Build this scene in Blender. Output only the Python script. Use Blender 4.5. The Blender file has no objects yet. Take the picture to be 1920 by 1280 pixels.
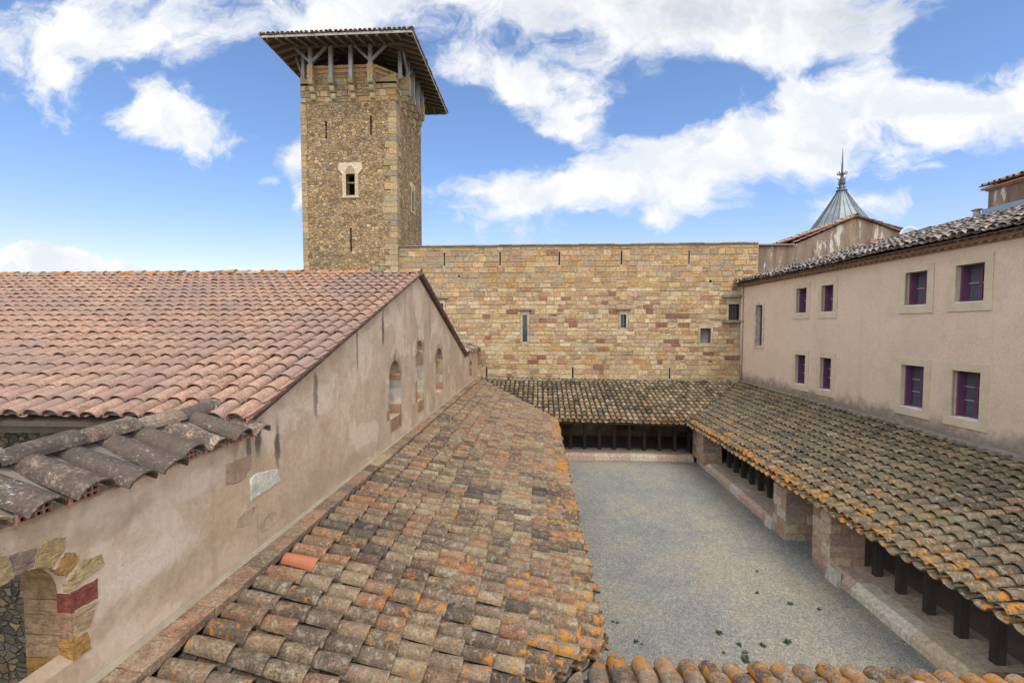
import bpy, bmesh, math, random
import numpy as np
from mathutils import Vector
from mathutils.geometry import tessellate_polygon
random.seed(7)
RNG = np.random.default_rng(11)
H = 5.1                       # eye height above the courtyard gravel (all numbers below are relative to the eye)
sc = bpy.context.scene
col = sc.collection
V = Vector
R = math.radians

# ------------------------------------------------------------------ node helpers
class NT:
    def __init__(s, tree): s.t = tree
    def n(s, typ, ins=None, **kw):
        nd = s.t.nodes.new(typ)
        for k, v in kw.items(): setattr(nd, k, v)
        for k, v in (ins or {}).items(): s.set(nd, k, v)
        return nd
    def set(s, nd, k, v):
        inp = nd.inputs[k]
        if isinstance(v, bpy.types.NodeSocket): s.t.links.new(v, inp)
        elif isinstance(v, bpy.types.Node): s.t.links.new(v.outputs[0], inp)
        else: inp.default_value = v
    def math(s, op, a, b=0.0, c=None, clamp=False):
        nd = s.n('ShaderNodeMath', {0: a, 1: b}, operation=op, use_clamp=clamp)
        if c is not None: s.set(nd, 2, c)
        return nd.outputs[0]
    def mix(s, f, a, b, mode='MIX'):
        nd = s.n('ShaderNodeMix', data_type='RGBA', blend_type=mode)
        s.set(nd, 0, f); s.set(nd, 6, a); s.set(nd, 7, b)
        return nd.outputs[2]
    def noise(s, vec, scale, detail=4, rough=.55, dist=0.0):
        return s.n('ShaderNodeTexNoise', {'Vector': vec, 'Scale': scale, 'Detail': detail, 'Roughness': rough, 'Distortion': dist})
    def step(s, v, a, b):
        nd = s.n('ShaderNodeMapRange', {0: v, 1: a, 2: b, 3: 0.0, 4: 1.0}, interpolation_type='SMOOTHSTEP')
        return nd.outputs[0]
    def ramp(s, f, stops, interp='LINEAR'):
        nd = s.n('ShaderNodeValToRGB', {0: f}); cr = nd.color_ramp; cr.interpolation = interp
        while len(cr.elements) < len(stops): cr.elements.new(.5)
        for e, (p, c) in zip(cr.elements, stops): e.position = p; e.color = (*c, 1)
        return nd.outputs[0]
    def mapping(s, vec, loc=(0,0,0), rot=(0,0,0), scale=(1,1,1), typ='POINT'):
        return s.n('ShaderNodeMapping', {'Vector': vec, 'Location': loc, 'Rotation': rot, 'Scale': scale}, vector_type=typ).outputs[0]
    def sep(s, c):
        return s.n('ShaderNodeSeparateColor', {0: c}).outputs
    def xyz(s, v):
        return s.n('ShaderNodeSeparateXYZ', {0: v}).outputs

def new_mat(name):
    m = bpy.data.materials.new(name); m.use_nodes = True
    t = NT(m.node_tree); bs = m.node_tree.nodes['Principled BSDF']
    bs.inputs['Specular IOR Level'].default_value = .25
    pos = t.n('ShaderNodeNewGeometry').outputs['Position']
    return m, t, bs, pos
def rgb(c): return (*c, 1)
def bump(t, bs, h, strength=.5, dist=.02):
    b = t.n('ShaderNodeBump', {'Height': h, 'Strength': strength, 'Distance': dist})
    t.set(bs, 'Normal', b.outputs[0])

def plain(name, c, rough=.8, var=.25, scale=8, spec=.25, metal=0, bmp=.3):
    m, t, bs, pos = new_mat(name)
    n1 = t.noise(pos, scale, 6).outputs[0]; n2 = t.noise(pos, scale*9, 4).outputs[0]
    f = t.math('ADD', t.math('MULTIPLY', n1, .65), t.math('MULTIPLY', n2, .35))
    cc = t.ramp(f, [(.3, tuple(x*(1-var) for x in c)), (.7, tuple(min(1, x*(1+var)) for x in c))])
    t.set(bs, 'Base Color', cc); bs.inputs['Roughness'].default_value = rough
    bs.inputs['Specular IOR Level'].default_value = spec; bs.inputs['Metallic'].default_value = metal
    if bmp: bump(t, bs, f, bmp, .01)
    return m

def tile_mat(name, stops, black=.5, white=.5, orange=.5, patina=.3, patcol=(.16, .15, .11), fresh=0.0, gain=1.0, othr=.79, crust=.5):
    """weathered clay tile: per-tile tint, sooty crust, pale and orange lichen"""
    m, t, bs, pos = new_mat(name)
    at = t.n('ShaderNodeAttribute', attribute_name='tint', attribute_type='GEOMETRY').outputs['Color']
    r, g, b = t.sep(at)[0:3]
    # shift the noise per tile so crusts stop at tile joints
    off = t.n('ShaderNodeVectorMath', {0: at, 1: (7.3, 5.1, 3.7)}, operation='MULTIPLY').outputs[0]
    p2 = t.n('ShaderNodeVectorMath', {0: pos, 1: off}, operation='ADD').outputs[0]
    base = t.ramp(r, stops, 'LINEAR')
    n_mid = t.noise(p2, 9, 5, .6).outputs[0]
    base = t.mix(1, base, t.ramp(n_mid, [(.3, (.62*gain, .6*gain, .58*gain)), (.72, (1.2*gain, 1.2*gain, 1.2*gain))]), 'MULTIPLY')
    grain = t.noise(pos, 105, 4, .75).outputs[0]
    base = t.mix(1, base, t.ramp(grain, [(.34, (.55, .54, .53)), (.5, (1.0,)*3), (.68, (1.28,)*3)]), 'MULTIPLY')
    if crust:                                           # thin grey-green lichen film in scalloped patches
        cf = t.step(t.noise(p2, 12, 7, .7, .5).outputs[0], .56-.06*crust, .66-.06*crust)
        base = t.mix(t.math('MULTIPLY', cf, .55), base, t.mix(grain, rgb((.20, .185, .13)), rgb((.44, .40, .29))))
    mott = t.noise(p2, 44, 5, .72).outputs[0]
    base = t.mix(1, base, t.ramp(mott, [(.30, (.46, .45, .43)), (.52, (1.0,)*3), (.72, (1.38, 1.37, 1.32))]), 'MULTIPLY')
    if patina:
        pf = t.noise(pos, .9, 5, .6).outputs[0]
        base = t.mix(t.math('MULTIPLY', t.step(pf, .62-patina*.35, .95-patina*.35), .8), base, rgb(patcol))
    if black:
        nb = t.math('ADD', t.math('MULTIPLY', t.noise(p2, 13, 6, .7, .3).outputs[0], .55), t.math('MULTIPLY', t.noise(p2, 52, 5, .75).outputs[0], .45))
        th = t.math('SUBTRACT', .72, t.math('MULTIPLY', t.math('POWER', g, 1.3), .27*black + .08))
        fb = t.step(t.math('SUBTRACT', nb, th), -.07, .10)
        base = t.mix(t.math('MULTIPLY', fb, .80), base, rgb((.045, .039, .034)))
    if white:
        nw = t.noise(p2, 34, 5, .7).outputs[0]
        fw = t.step(t.math('ADD', nw, t.math('MULTIPLY', t.noise(pos, 2.2, 3).outputs[0], .32*white)), .72, .84)
        base = t.mix(t.math('MULTIPLY', fw, .75), base, rgb((.50, .48, .42)))
    if orange:
        no = t.noise(p2, 10, 6, .62, .6).outputs[0]
        big = t.noise(pos, .8, 3).outputs[0]
        so = t.math('ADD', no, t.math('ADD', t.math('MULTIPLY', b, .16), t.math('MULTIPLY', big, .26*orange)))
        fo = t.step(so, othr, othr+.10)
        hue = t.mix(t.noise(p2, 40, 3).outputs[0], rgb((.30, .085, .008)), rgb((.44, .215, .03)))
        base = t.mix(t.math('MULTIPLY', fo, .9), base, hue)
    if fresh:
        base = t.mix(t.math('MULTIPLY', t.step(r, .985, .99), .85), base, rgb((.40, .125, .06)))
    t.set(bs, 'Base Color', base)
    bs.inputs['Roughness'].default_value = .9
    bs.inputs['Specular IOR Level'].default_value = .15
    h = t.math('ADD', t.math('MULTIPLY', grain, .5), n_mid)
    bump(t, bs, h, .55, .008)
    return m

def plaster_mat(name, c_lo, c_hi, streak=.5, spots=.5, patch=(.50, .40, .32), damp=None, stains=()):
    m, t, bs, pos = new_mat(name)
    x, y, z = t.xyz(pos)[0:3]
    n1 = t.noise(pos, .55, 6, .62, .3).outputs[0]
    n2 = t.noise(pos, 3.2, 7, .66, .2).outputs[0]
    n3 = t.noise(pos, 70, 3, .7).outputs[0]
    f = t.math('ADD', t.math('MULTIPLY', n1, .6), t.math('MULTIPLY', n2, .4))
    c = t.ramp(f, [(.36, c_lo), (.62, c_hi)])
    # smooth trowelled repairs
    pch = t.step(t.noise(pos, 1.1, 5, .5, .8).outputs[0], .54, .6)
    c = t.mix(t.math('MULTIPLY', pch, .6), c, rgb(patch))
    warm = t.step(t.noise(pos, 1.9, 6, .65, .5).outputs[0], .52, .66)
    c = t.mix(t.math('MULTIPLY', warm, .45), c, rgb(tuple(v*k for v, k in zip(c_lo, (1.0, .92, .80)))))
    # rain streaks: long in z
    sv = t.mapping(pos, scale=(2.6, 2.6, .16))
    st = t.step(t.noise(sv, 1.6, 4, .6).outputs[0], .55, .75)
    c = t.mix(t.math('MULTIPLY', st, streak), c, rgb(tuple(v*.62 for v in c_lo)))
    # soot runs and dirty or bare areas with a place of their own on the wall: (y, z, half width, half height, colour, strength)
    for (sy_, sz_, ry_, rz_, sc_, sk_) in stains:
        dy = t.math('DIVIDE', t.math('SUBTRACT', t.math('ADD', y, t.math('MULTIPLY', t.math('SUBTRACT', n2, .5), ry_*1.5)), sy_), ry_)
        dz = t.math('DIVIDE', t.math('SUBTRACT', z, sz_+H), rz_)
        rr_ = t.math('ADD', t.math('MULTIPLY', dy, dy), t.math('MULTIPLY', dz, dz))
        rr_ = t.math('ADD', rr_, t.math('MULTIPLY', t.math('SUBTRACT', t.noise(pos, 7, 6, .7).outputs[0], .5), 2.2))
        c = t.mix(t.math('MULTIPLY', t.math('SUBTRACT', 1.0, t.step(rr_, .15, 1.15)), sk_), c, rgb(sc_))
    n4 = t.noise(pos, 19, 6, .72).outputs[0]
    c = t.mix(1, c, t.ramp(n4, [(.3, (.86, .85, .84)), (.7, (1.10, 1.10, 1.10))]), 'MULTIPLY')
    # coarse sand speckle
    dark = t.step(n3, .60, .70)
    msk = t.step(t.noise(pos, 1.3, 4).outputs[0], .36, .6)
    c = t.mix(t.math('MULTIPLY', t.math('MULTIPLY', dark, msk), spots), c, rgb((.16, .11, .075)))
    if damp:                                          # rising damp just above the abutting roof
        (zb, h) = damp
        w = t.math('ADD', z, t.math('MULTIPLY', t.math('SUBTRACT', n2, .5), h*1.6))
        slope = t.math('ADD', zb, t.math('MULTIPLY', t.math('SUBTRACT', y, 22.0), .0152))
        dm = t.math('SUBTRACT', 1.0, t.step(w, slope, t.math('ADD', slope, h)))
        c = t.mix(t.math('MULTIPLY', dm, .75), c, rgb((.105, .085, .07)))
    t.set(bs, 'Base Color', c); bs.inputs['Roughness'].default_value = .95
    bs.inputs['Specular IOR Level'].default_value = .1
    bump(t, bs, t.math('ADD', t.math('MULTIPLY', n3, .35), n2), .5, .02)
    return m

def stone_mat(name, rough_scale=9, stain=.4, tool=0.0):
    """dressed stone: colour of each block comes with the block"""
    m, t, bs, pos = new_mat(name)
    at = t.n('ShaderNodeAttribute', attribute_name='tint', attribute_type='GEOMETRY').outputs['Color']
    n1 = t.noise(pos, rough_scale, 6, .65).outputs[0]
    n2 = t.noise(pos, rough_scale*6, 4, .7).outputs[0]
    c = t.mix(1, at, t.ramp(n1, [(.28, (.58, .55, .51)), (.72, (1.28, 1.26, 1.22))]), 'MULTIPLY')
    c = t.mix(1, c, t.ramp(n2, [(.3, (.78,)*3), (.7, (1.14,)*3)]), 'MULTIPLY')
    big = t.step(t.noise(t.mapping(pos, scale=(1, 1, .45)), .5, 6, .62).outputs[0], .5, .72)
    c = t.mix(t.math('MULTIPLY', big, stain), c, t.mix(1, c, rgb((.60, .56, .52)), 'MULTIPLY'))
    t.set(bs, 'Base Color', c); bs.inputs['Roughness'].default_value = .93
    bs.inputs['Specular IOR Level'].default_value = .12
    hgt_ = t.math('ADD', n1, t.math('MULTIPLY', n2, .4))
    if tool:                                            # pick marks across the face
        tm = t.noise(t.mapping(pos, rot=(.5, .2, .3), scale=(14, 14, 46)), 1.0, 4, .6, .6).outputs[0]
        hgt_ = t.math('ADD', hgt_, t.math('MULTIPLY', tm, tool))
        cav = t.step(tm, .32, .5)
        t.set(bs, 'Base Color', t.mix(1, c, t.mix(cav, rgb((.74, .68, .62)), rgb((1.10, 1.0, .94))), 'MULTIPLY'))
    bump(t, bs, hgt_, .8, .03)
    return m

def rubble_mat(name, pal, mortar, size=(4.2, 4.2, 7.0), dark=.35):
    m, t, bs, pos = new_mat(name)
    warp = t.noise(pos, 3.0, 3).outputs['Color']
    pw = t.n('ShaderNodeVectorMath', {0: pos, 1: t.n('ShaderNodeVectorMath', {0: warp, 1: (.16, .16, .10)}, operation='MULTIPLY').outputs[0]}, operation='ADD').outputs[0]
    mp = t.mapping(pw, scale=size)
    v1 = t.n('ShaderNodeTexVoronoi', {'Vector': mp, 'Scale': 1.0, 'Randomness': .9})
    ve = t.n('ShaderNodeTexVoronoi', {'Vector': mp, 'Scale': 1.0, 'Randomness': .9}, feature='DISTANCE_TO_EDGE')
    r = t.sep(v1.outputs['Color'])
    k = len(pal)
    c = t.ramp(r[0], [(i/k, p) for i, p in enumerate(pal)], 'CONSTANT')
    c = t.mix(1, c, t.ramp(r[1], [(0, (.72,)*3), (1, (1.25,)*3)]), 'MULTIPLY')
    n1 = t.noise(pos, 11, 6, .68).outputs[0]; n2 = t.noise(pos, 60, 3).outputs[0]
    c = t.mix(1, c, t.ramp(n1, [(.28, (.58, .56, .52)), (.72, (1.3, 1.28, 1.24))]), 'MULTIPLY')
    edge = t.step(ve.outputs['Distance'], .02, .10)
    mort = t.mix(t.step(t.noise(pos, 5, 4).outputs[0], .42, .58), rgb(mortar), rgb(tuple(x*.45 for x in mortar)))
    c = t.mix(edge, mort, c)
    big = t.step(t.noise(pos, .55, 6, .6).outputs[0], .5, .68)
    c = t.mix(t.math('MULTIPLY', big, dark), c, rgb((.10, .09, .075)))
    t.set(bs, 'Base Color', c); bs.inputs['Roughness'].default_value = .95
    bs.inputs['Specular IOR Level'].default_value = .1
    bump(t, bs, t.math('ADD', t.math('MULTIPLY', edge, 1.0), t.math('MULTIPLY', n1, .8)), .9, .05)
    return m

def gravel_mat():
    m, t, bs, pos = new_mat('gravel')
    big = t.noise(pos, .33, 5, .6, .4).outputs[0]; mid = t.noise(pos, 2.1, 6, .65).outputs[0]
    c = t.ramp(t.math('ADD', t.math('MULTIPLY', big, .65), t.math('MULTIPLY', mid, .35)),
               [(.34, (.235, .245, .24)), (.46, (.305, .30, .27)), (.58, (.385, .345, .265))])
    vo = t.n('ShaderNodeTexVoronoi', {'Vector': pos, 'Scale': 100.0})
    peb = t.sep(vo.outputs['Color'])
    c = t.mix(1, c, t.ramp(peb[0], [(0, (.40,)*3), (.25, (.80, .79, .78)), (.7, (1.08, 1.07, 1.04)), (1, (1.6, 1.58, 1.52))]), 'MULTIPLY')
    vo2 = t.n('ShaderNodeTexVoronoi', {'Vector': pos, 'Scale': 24.0})
    p2 = t.sep(vo2.outputs['Color'])
    c = t.mix(1, c, t.ramp(p2[1], [(0, (.84,)*3), (.8, (1.04,)*3), (1, (1.2,)*3)]), 'MULTIPLY')
    t.set(bs, 'Base Color', c); bs.inputs['Roughness'].default_value = .95
    bs.inputs['Specular IOR Level'].default_value = .15
    bump(t, bs, t.math('SUBTRACT', 1.0, vo.outputs['Distance']), .9, .02)
    return m

def wood_mat(name, c, grain=.4):
    m, t, bs, pos = new_mat(name)
    n = t.noise(t.mapping(pos, scale=(22, 22, 2.0)), 1.0, 6, .6).outputs[0]
    n2 = t.noise(pos, 1.5, 4).outputs[0]
    f = t.math('ADD', t.math('MULTIPLY', n, .7), t.math('MULTIPLY', n2, .3))
    t.set(bs, 'Base Color', t.ramp(f, [(.32, tuple(x*(1-grain) for x in c)), (.68, tuple(x*(1+grain) for x in c))]))
    bs.inputs['Roughness'].default_value = .85
    bump(t, bs, n, .4, .01)
    return m

def stained_mat():
    """brown render flaking to pale lime"""
    m, t, bs, pos = new_mat('stained_render')
    sv = t.mapping(pos, scale=(1.6, 1.6, .42))
    n1 = t.noise(sv, 1.7, 7, .66).outputs[0]
    c = t.ramp(t.noise(t.mapping(pos, scale=(2.5, 2.5, .3)), 1.2, 5).outputs[0], [(.35, (.13, .092, .064)), (.55, (.205, .15, .11)), (.72, (.27, .185, .105))])
    fl = t.step(n1, .545, .59)
    c = t.mix(t.math('MULTIPLY', fl, .85), c, rgb((.46, .42, .37)))
    n3 = t.noise(pos, 30, 4).outputs[0]
    c = t.mix(1, c, t.ramp(n3, [(.3, (.75,)*3), (.7, (1.15,)*3)]), 'MULTIPLY')
    t.set(bs, 'Base Color', c); bs.inputs['Roughness'].default_value = .95
    bump(t, bs, t.math('ADD', n1, t.math('MULTIPLY', n3, .3)), .5, .03)
    return m

def zinc_mat():
    m, t, bs, pos = new_mat('zinc')
    n = t.noise(pos, 1.6, 6, .6).outputs[0]; n2 = t.noise(t.mapping(pos, scale=(3, 3, .6)), 2.5, 5).outputs[0]
    c = t.ramp(n, [(.3, (.125, .155, .165)), (.7, (.245, .275, .275))])
    c = t.mix(t.math('MULTIPLY', t.step(n2, .55, .7), .4), c, rgb((.25, .26, .21)))
    t.set(bs, 'Base Color', c); bs.inputs['Roughness'].default_value = .55; bs.inputs['Metallic'].default_value = .25
    return m

def glass_mat():
    m, t, bs, pos = new_mat('window_glass')
    bs.inputs['Base Color'].default_value = (.07, .08, .088, 1); bs.inputs['Roughness'].default_value = .06
    bs.inputs['Specular IOR Level'].default_value = .6
    bump(t, bs, t.noise(pos, 6, 2).outputs[0], .08, .02)
    return m

OLD = [(0, (.10, .075, .062)), (.16, (.19, .145, .115)), (.34, (.30, .225, .165)), (.5, (.40, .30, .20)), (.66, (.345, .20, .14)), (.82, (.39, .175, .11)), (1, (.46, .37, .26))]
M = dict(
    tile_left=tile_mat('tile_left', [(0, (.10, .075, .058)), (.2, (.18, .128, .09)), (.38, (.27, .19, .125)), (.52, (.33, .245, .15)), (.66, (.27, .175, .11)), (.82, (.32, .16, .09)), (.9, (.36, .28, .175)), (1, (.43, .35, .235))],
                       gain=.80, black=.95, white=.6, orange=.9, othr=.765, crust=.6, patina=.25, patcol=(.24, .195, .125), fresh=1),
    tile_back=tile_mat('tile_back', [(0, (.07, .06, .045)), (.25, (.16, .13, .085)), (.5, (.27, .205, .12)), (.75, (.38, .28, .165)), (1, (.44, .39, .30))],
                       gain=.9, black=.75, white=.6, orange=1.0, othr=.775, patina=.2, patcol=(.15, .14, .08)),
    tile_right=tile_mat('tile_right', [(0, (.075, .062, .042)), (.3, (.13, .105, .068)), (.6, (.18, .14, .09)), (.85, (.23, .16, .10)), (1, (.27, .24, .17))],
                        gain=.80, black=.85, white=.6, orange=.95, othr=.785, crust=.7, patina=.5, patcol=(.125, .11, .062)),
    tile_near=tile_mat('tile_near', [(0, (.13, .10, .08)), (.3, (.24, .18, .13)), (.6, (.33, .24, .165)), (.85, (.37, .235, .16)), (1, (.46, .38, .28))], gain=.85, black=.85, white=.6, orange=.95, othr=.785, patina=.2),
    tile_barn=tile_mat('tile_barn', [(0, (.32, .195, .14)), (.3, (.38, .235, .165)), (.6, (.41, .24, .165)), (.85, (.42, .275, .19)), (1, (.42, .305, .215))],
                       black=.12, white=.5, orange=.62, crust=.15, patina=.72, patcol=(.24, .165, .135)),
    tile_ridge=tile_mat('tile_ridge', OLD, black=.6, white=.6, orange=1.5, patina=.2),
    tile_coping=tile_mat('tile_coping', [(0, (.13, .10, .08)), (.5, (.30, .21, .15)), (1, (.43, .29, .20))], black=1.5, crust=.2, white=.8, orange=.05, patina=.3, patcol=(.26, .22, .17)),
    tile_house=tile_mat('tile_house', [(0, (.10, .095, .09)), (.35, (.17, .155, .14)), (.6, (.29, .235, .20)), (.85, (.40, .315, .265)), (1, (.48, .42, .37))],
                        black=.8, white=.7, orange=.0, patina=.25, patcol=(.12, .12, .12)),
    tile_tower=tile_mat('tile_tower', [(0, (.16, .11, .08)), (.5, (.30, .20, .14)), (1, (.38, .30, .22))], black=.7, white=.5, orange=.3, patina=.2),
    flash=tile_mat('flashing_tile', [(0, (.15, .105, .085)), (.35, (.27, .19, .125)), (.7, (.30, .165, .105)), (1, (.37, .28, .175))], black=.35, white=.3, orange=.1, patina=.2, patcol=(.22, .17, .13)),
    plaster=plaster_mat('gable_plaster', (.40, .29, .195), (.57, .43, .305), .36, 1.0, (.66, .52, .40), stains=(
        (4.46, -1.20, .05, .16, (.07, .065, .055), .75), (4.62, -1.18, .06, .20, (.06, .055, .05), .8), (4.97, -1.32, .06, .30, (.055, .05, .048), .85), (4.26, -1.18, .07, .12, (.33, .20, .11), .6),
        (7.30, -.25, .05, .5, (.10, .08, .065), .6), (8.54, .0, .07, .42, (.08, .065, .055), .85), (5.88, -.85, .07, .34, (.11, .085, .065), .7), (12.3, .25, .12, .7, (.20, .15, .115), .45),
        (2.95, -1.34, .30, .11, (.30, .215, .145), .35), (3.7, -1.32, .5, .12, (.62, .50, .40), .55), (4.1, -1.75, .35, .3, (.47, .33, .205), .6), (4.65, -1.62, .42, .42, (.46, .33, .20), .6), (3.35, -1.75, .5, .16, (.64, .52, .42), .6),
        (9.2, -1.35, .75, .75, (.54, .42, .30), .4), (11.2, -1.2, .7, .9, (.56, .45, .34), .4), (13.4, -1.3, .8, .7, (.52, .41, .30), .4), (3.4, -2.0, .9, .14, (.36, .265, .17), .4), (7.0, -2.1, 2.0, .16, (.36, .27, .17), .5))),
    plaster_house=plaster_mat('house_plaster', (.50, .385, .29), (.57, .445, .34), .16, .08, (.56, .435, .335), damp=(-2.40+H, .55)),
    ashlar=stone_mat('ashlar'), dressed=stone_mat('dressed_stone', 14, .15), tooled=stone_mat('tooled_stone', 20, .3, 1.2), surround=stone_mat('window_stone', 5, .2), frame_stone=plain('frame_stone', (.47, .385, .27), .9, .16, 3, .12, 0, .3),
    rubble=rubble_mat('tower_rubble', [(.33, .225, .12), (.38, .265, .145), (.27, .195, .115), (.36, .225, .11), (.41, .31, .18), (.30, .23, .15), (.23, .15, .09), (.36, .25, .13)], (.33, .245, .15), (4.8, 4.8, 8.0), .30),
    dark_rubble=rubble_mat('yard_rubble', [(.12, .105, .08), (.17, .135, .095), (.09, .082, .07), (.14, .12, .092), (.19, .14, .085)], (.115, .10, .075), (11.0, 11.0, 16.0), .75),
    gravel=gravel_mat(), earth=plain('dry_earth', (.22, .19, .12), .95, .4, .05),
    mortar=plain('mortar', (.30, .26, .20), .95, .25, 5), mortar_dark=plain('old_mortar', (.17, .145, .115), .95, .35, 4),
    mortar_wall=plain('joint_mortar', (.34, .275, .19), .95, .25, 4),
    post=wood_mat('dark_timber', (.045, .037, .030)), grey_wood=wood_mat('grey_timber', (.28, .29, .295), .35),
    rafter=wood_mat('rafter_timber', (.17, .135, .105), .35), rafter_tip=wood_mat('pale_timber', (.33, .30, .26), .3),
    deck=wood_mat('roof_boards', (.085, .062, .045), .4), void=plain('dark_void', (.008, .007, .006), 1, .1, 3, .0, 0, 0),
    purple=plain('purple_paint', (.098, .038, .082), .45, .25, 6, .4, 0, .1), purple_lit=plain('purple_paint_lit', (.122, .048, .104), .45, .25, 6, .4, 0, .1),  # shutter purple is the same paint, lightened as if lit
    glass=glass_mat(), stained=stained_mat(), zinc=zinc_mat(), iron=plain('iron', (.09, .10, .11), .5, .3, 20, .4, .6, 0),
    pipe=plain('pipe_paint', (.44, .30, .24), .5, .1, 4, .3, 0, 0), lead=plain('lead_flashing', (.22, .27, .32), .5, .2, 3, .4, .2, .1),
    terracotta=plain('terracotta', (.30, .165, .115), .9, .3, 7), cornice=plain('cornice_clay', (.36, .22, .15), .9, .4, 6),
    weed=plain('weed_leaf', (.05, .085, .028), .7, .4, 40), floor=plain('gallery_paving', (.30, .24, .19), .9, .25, 2),
    white_dish=plain('dish_white', (.34, .37, .39), .4, .05, 3, .4, 0, 0), grey_panel=plain('grey_panel', (.17, .17, .145), .7, .2, 5),
    white_stone=plain('limestone', (.62, .60, .52), .9, .2, 7),
)

# ------------------------------------------------------------------ mesh builder
class MB:
    def __init__(s): s.v = []; s.f = []; s.c = []; s.sm = []; s.mi = []
    def add(s, vs, fs, c=(.5, .5, .5), smooth=False, mi=0):
        o = len(s.v); s.v += [tuple(v) for v in vs]
        for f in fs: s.f.append([i+o for i in f]); s.c.append(c); s.sm.append(smooth); s.mi.append(mi)
        return s
    def box(s, a, b, c=(.5, .5, .5), mi=0):
        x0, y0, z0 = a; x1, y1, z1 = b
        return s.hexa([(x0,y0,z0),(x1,y0,z0),(x1,y1,z0),(x0,y1,z0),(x0,y0,z1),(x1,y0,z1),(x1,y1,z1),(x0,y1,z1)], c, mi)
    def hexa(s, p, c=(.5,.5,.5), mi=0):
        return s.add(p, [(0,3,2,1),(4,5,6,7),(0,1,5,4),(1,2,6,5),(2,3,7,6),(3,0,4,7)], c, False, mi)
    def bar(s, a, b, w, d=None, up=(0,0,1), c=(.5,.5,.5), mi=0):
        a = V(a); b = V(b); d = d or w; ax = (b-a).normalized(); u = V(up)
        if abs(ax.dot(u)) > .98: u = V((1,0,0)) if abs(ax.x) < .9 else V((0,1,0))
        x = ax.cross(u).normalized()*w/2; y = x.cross(ax).normalized()*d/2
        return s.hexa([a-x-y, a+x-y, a+x+y, a-x+y, b-x-y, b+x-y, b+x+y, b-x+y], c, mi)
    def prism(s, pts, off, c=(.5,.5,.5), mi=0):
        """polygon pts (3-D, planar) swept by vector off"""
        n = len(pts); off = V(off); q = [V(p)+off for p in pts]
        return s.add([*pts, *q], [list(range(n))[::-1], list(range(n, 2*n))] + [(i, (i+1) % n, n+(i+1) % n, n+i) for i in range(n)], c, False, mi)
    def lathe(s, ctr, prof, seg=12, c=(.5,.5,.5), smooth=True, rot=0., mi=0):
        vs = []; fs = []
        for r, z in prof:
            for k in range(seg):
                a = 2*math.pi*k/seg+rot; vs.append((ctr[0]+r*math.cos(a), ctr[1]+r*math.sin(a), ctr[2]+z))
        for i in range(len(prof)-1):
            for k in range(seg):
                fs.append((i*seg+k, i*seg+(k+1) % seg, (i+1)*seg+(k+1) % seg, (i+1)*seg+k))
        fs.append(list(range(seg))[::-1]); fs.append([(len(prof)-1)*seg+k for k in range(seg)])
        return s.add(vs, fs, c, smooth, mi)
    def arrays(s, VV, FF, CC, smooth):
        """append numpy verts (n,3), quads (m,4), colours (m,3)"""
        o = len(s.v); s.v += VV.tolist(); s.f += (FF+o).tolist(); s.c += CC.tolist(); s.sm += smooth.tolist(); s.mi += [0]*len(FF)
    def build(s, name, mat, parent=None, clips=()):
        og = V(ORG.get(parent.name, (0,0,0))) if parent else V((0,0,0))
        me = bpy.data.meshes.new(name)
        va = np.array(s.v, dtype=np.float64); va[:, 2] += H; va -= np.array(og)
        me.from_pydata(va.tolist(), [], s.f)
        a = me.attributes.new('tint', 'FLOAT_COLOR', 'FACE')
        ca = np.ones((len(s.f), 4)); ca[:, :3] = np.array(s.c); a.data.foreach_set('color', ca.ravel())
        me.polygons.foreach_set('use_smooth', np.array(s.sm, dtype=bool)); me.polygons.foreach_set('material_index', np.array(s.mi, dtype=np.int32))
        for m in (mat if isinstance(mat, (list, tuple)) else [mat]): me.materials.append(m)
        if clips:
            bm = bmesh.new(); bm.from_mesh(me)
            for co, no in clips:
                bmesh.ops.bisect_plane(bm, geom=bm.verts[:]+bm.edges[:]+bm.faces[:], plane_co=V(co)+V((0,0,H))-og, plane_no=V(no), clear_outer=True)
            bm.to_mesh(me); bm.free()
        me.update()
        o = bpy.data.objects.new(name, me); col.objects.link(o)
        if parent: o.parent = parent; ORG[o.name] = tuple(og)
        return o
ORG = {}
def thing(name, label, cat, loc, group=None):
    o = bpy.data.objects.new(name, None); col.objects.link(o)
    o.location = (loc[0], loc[1], loc[2]+H); o.empty_display_size = .3
    o['label'] = label; o['category'] = cat
    if group: o['group'] = group
    ORG[o.name] = tuple(o.location)
    return o
def structure(o): o['kind'] = 'structure'; return o

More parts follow.
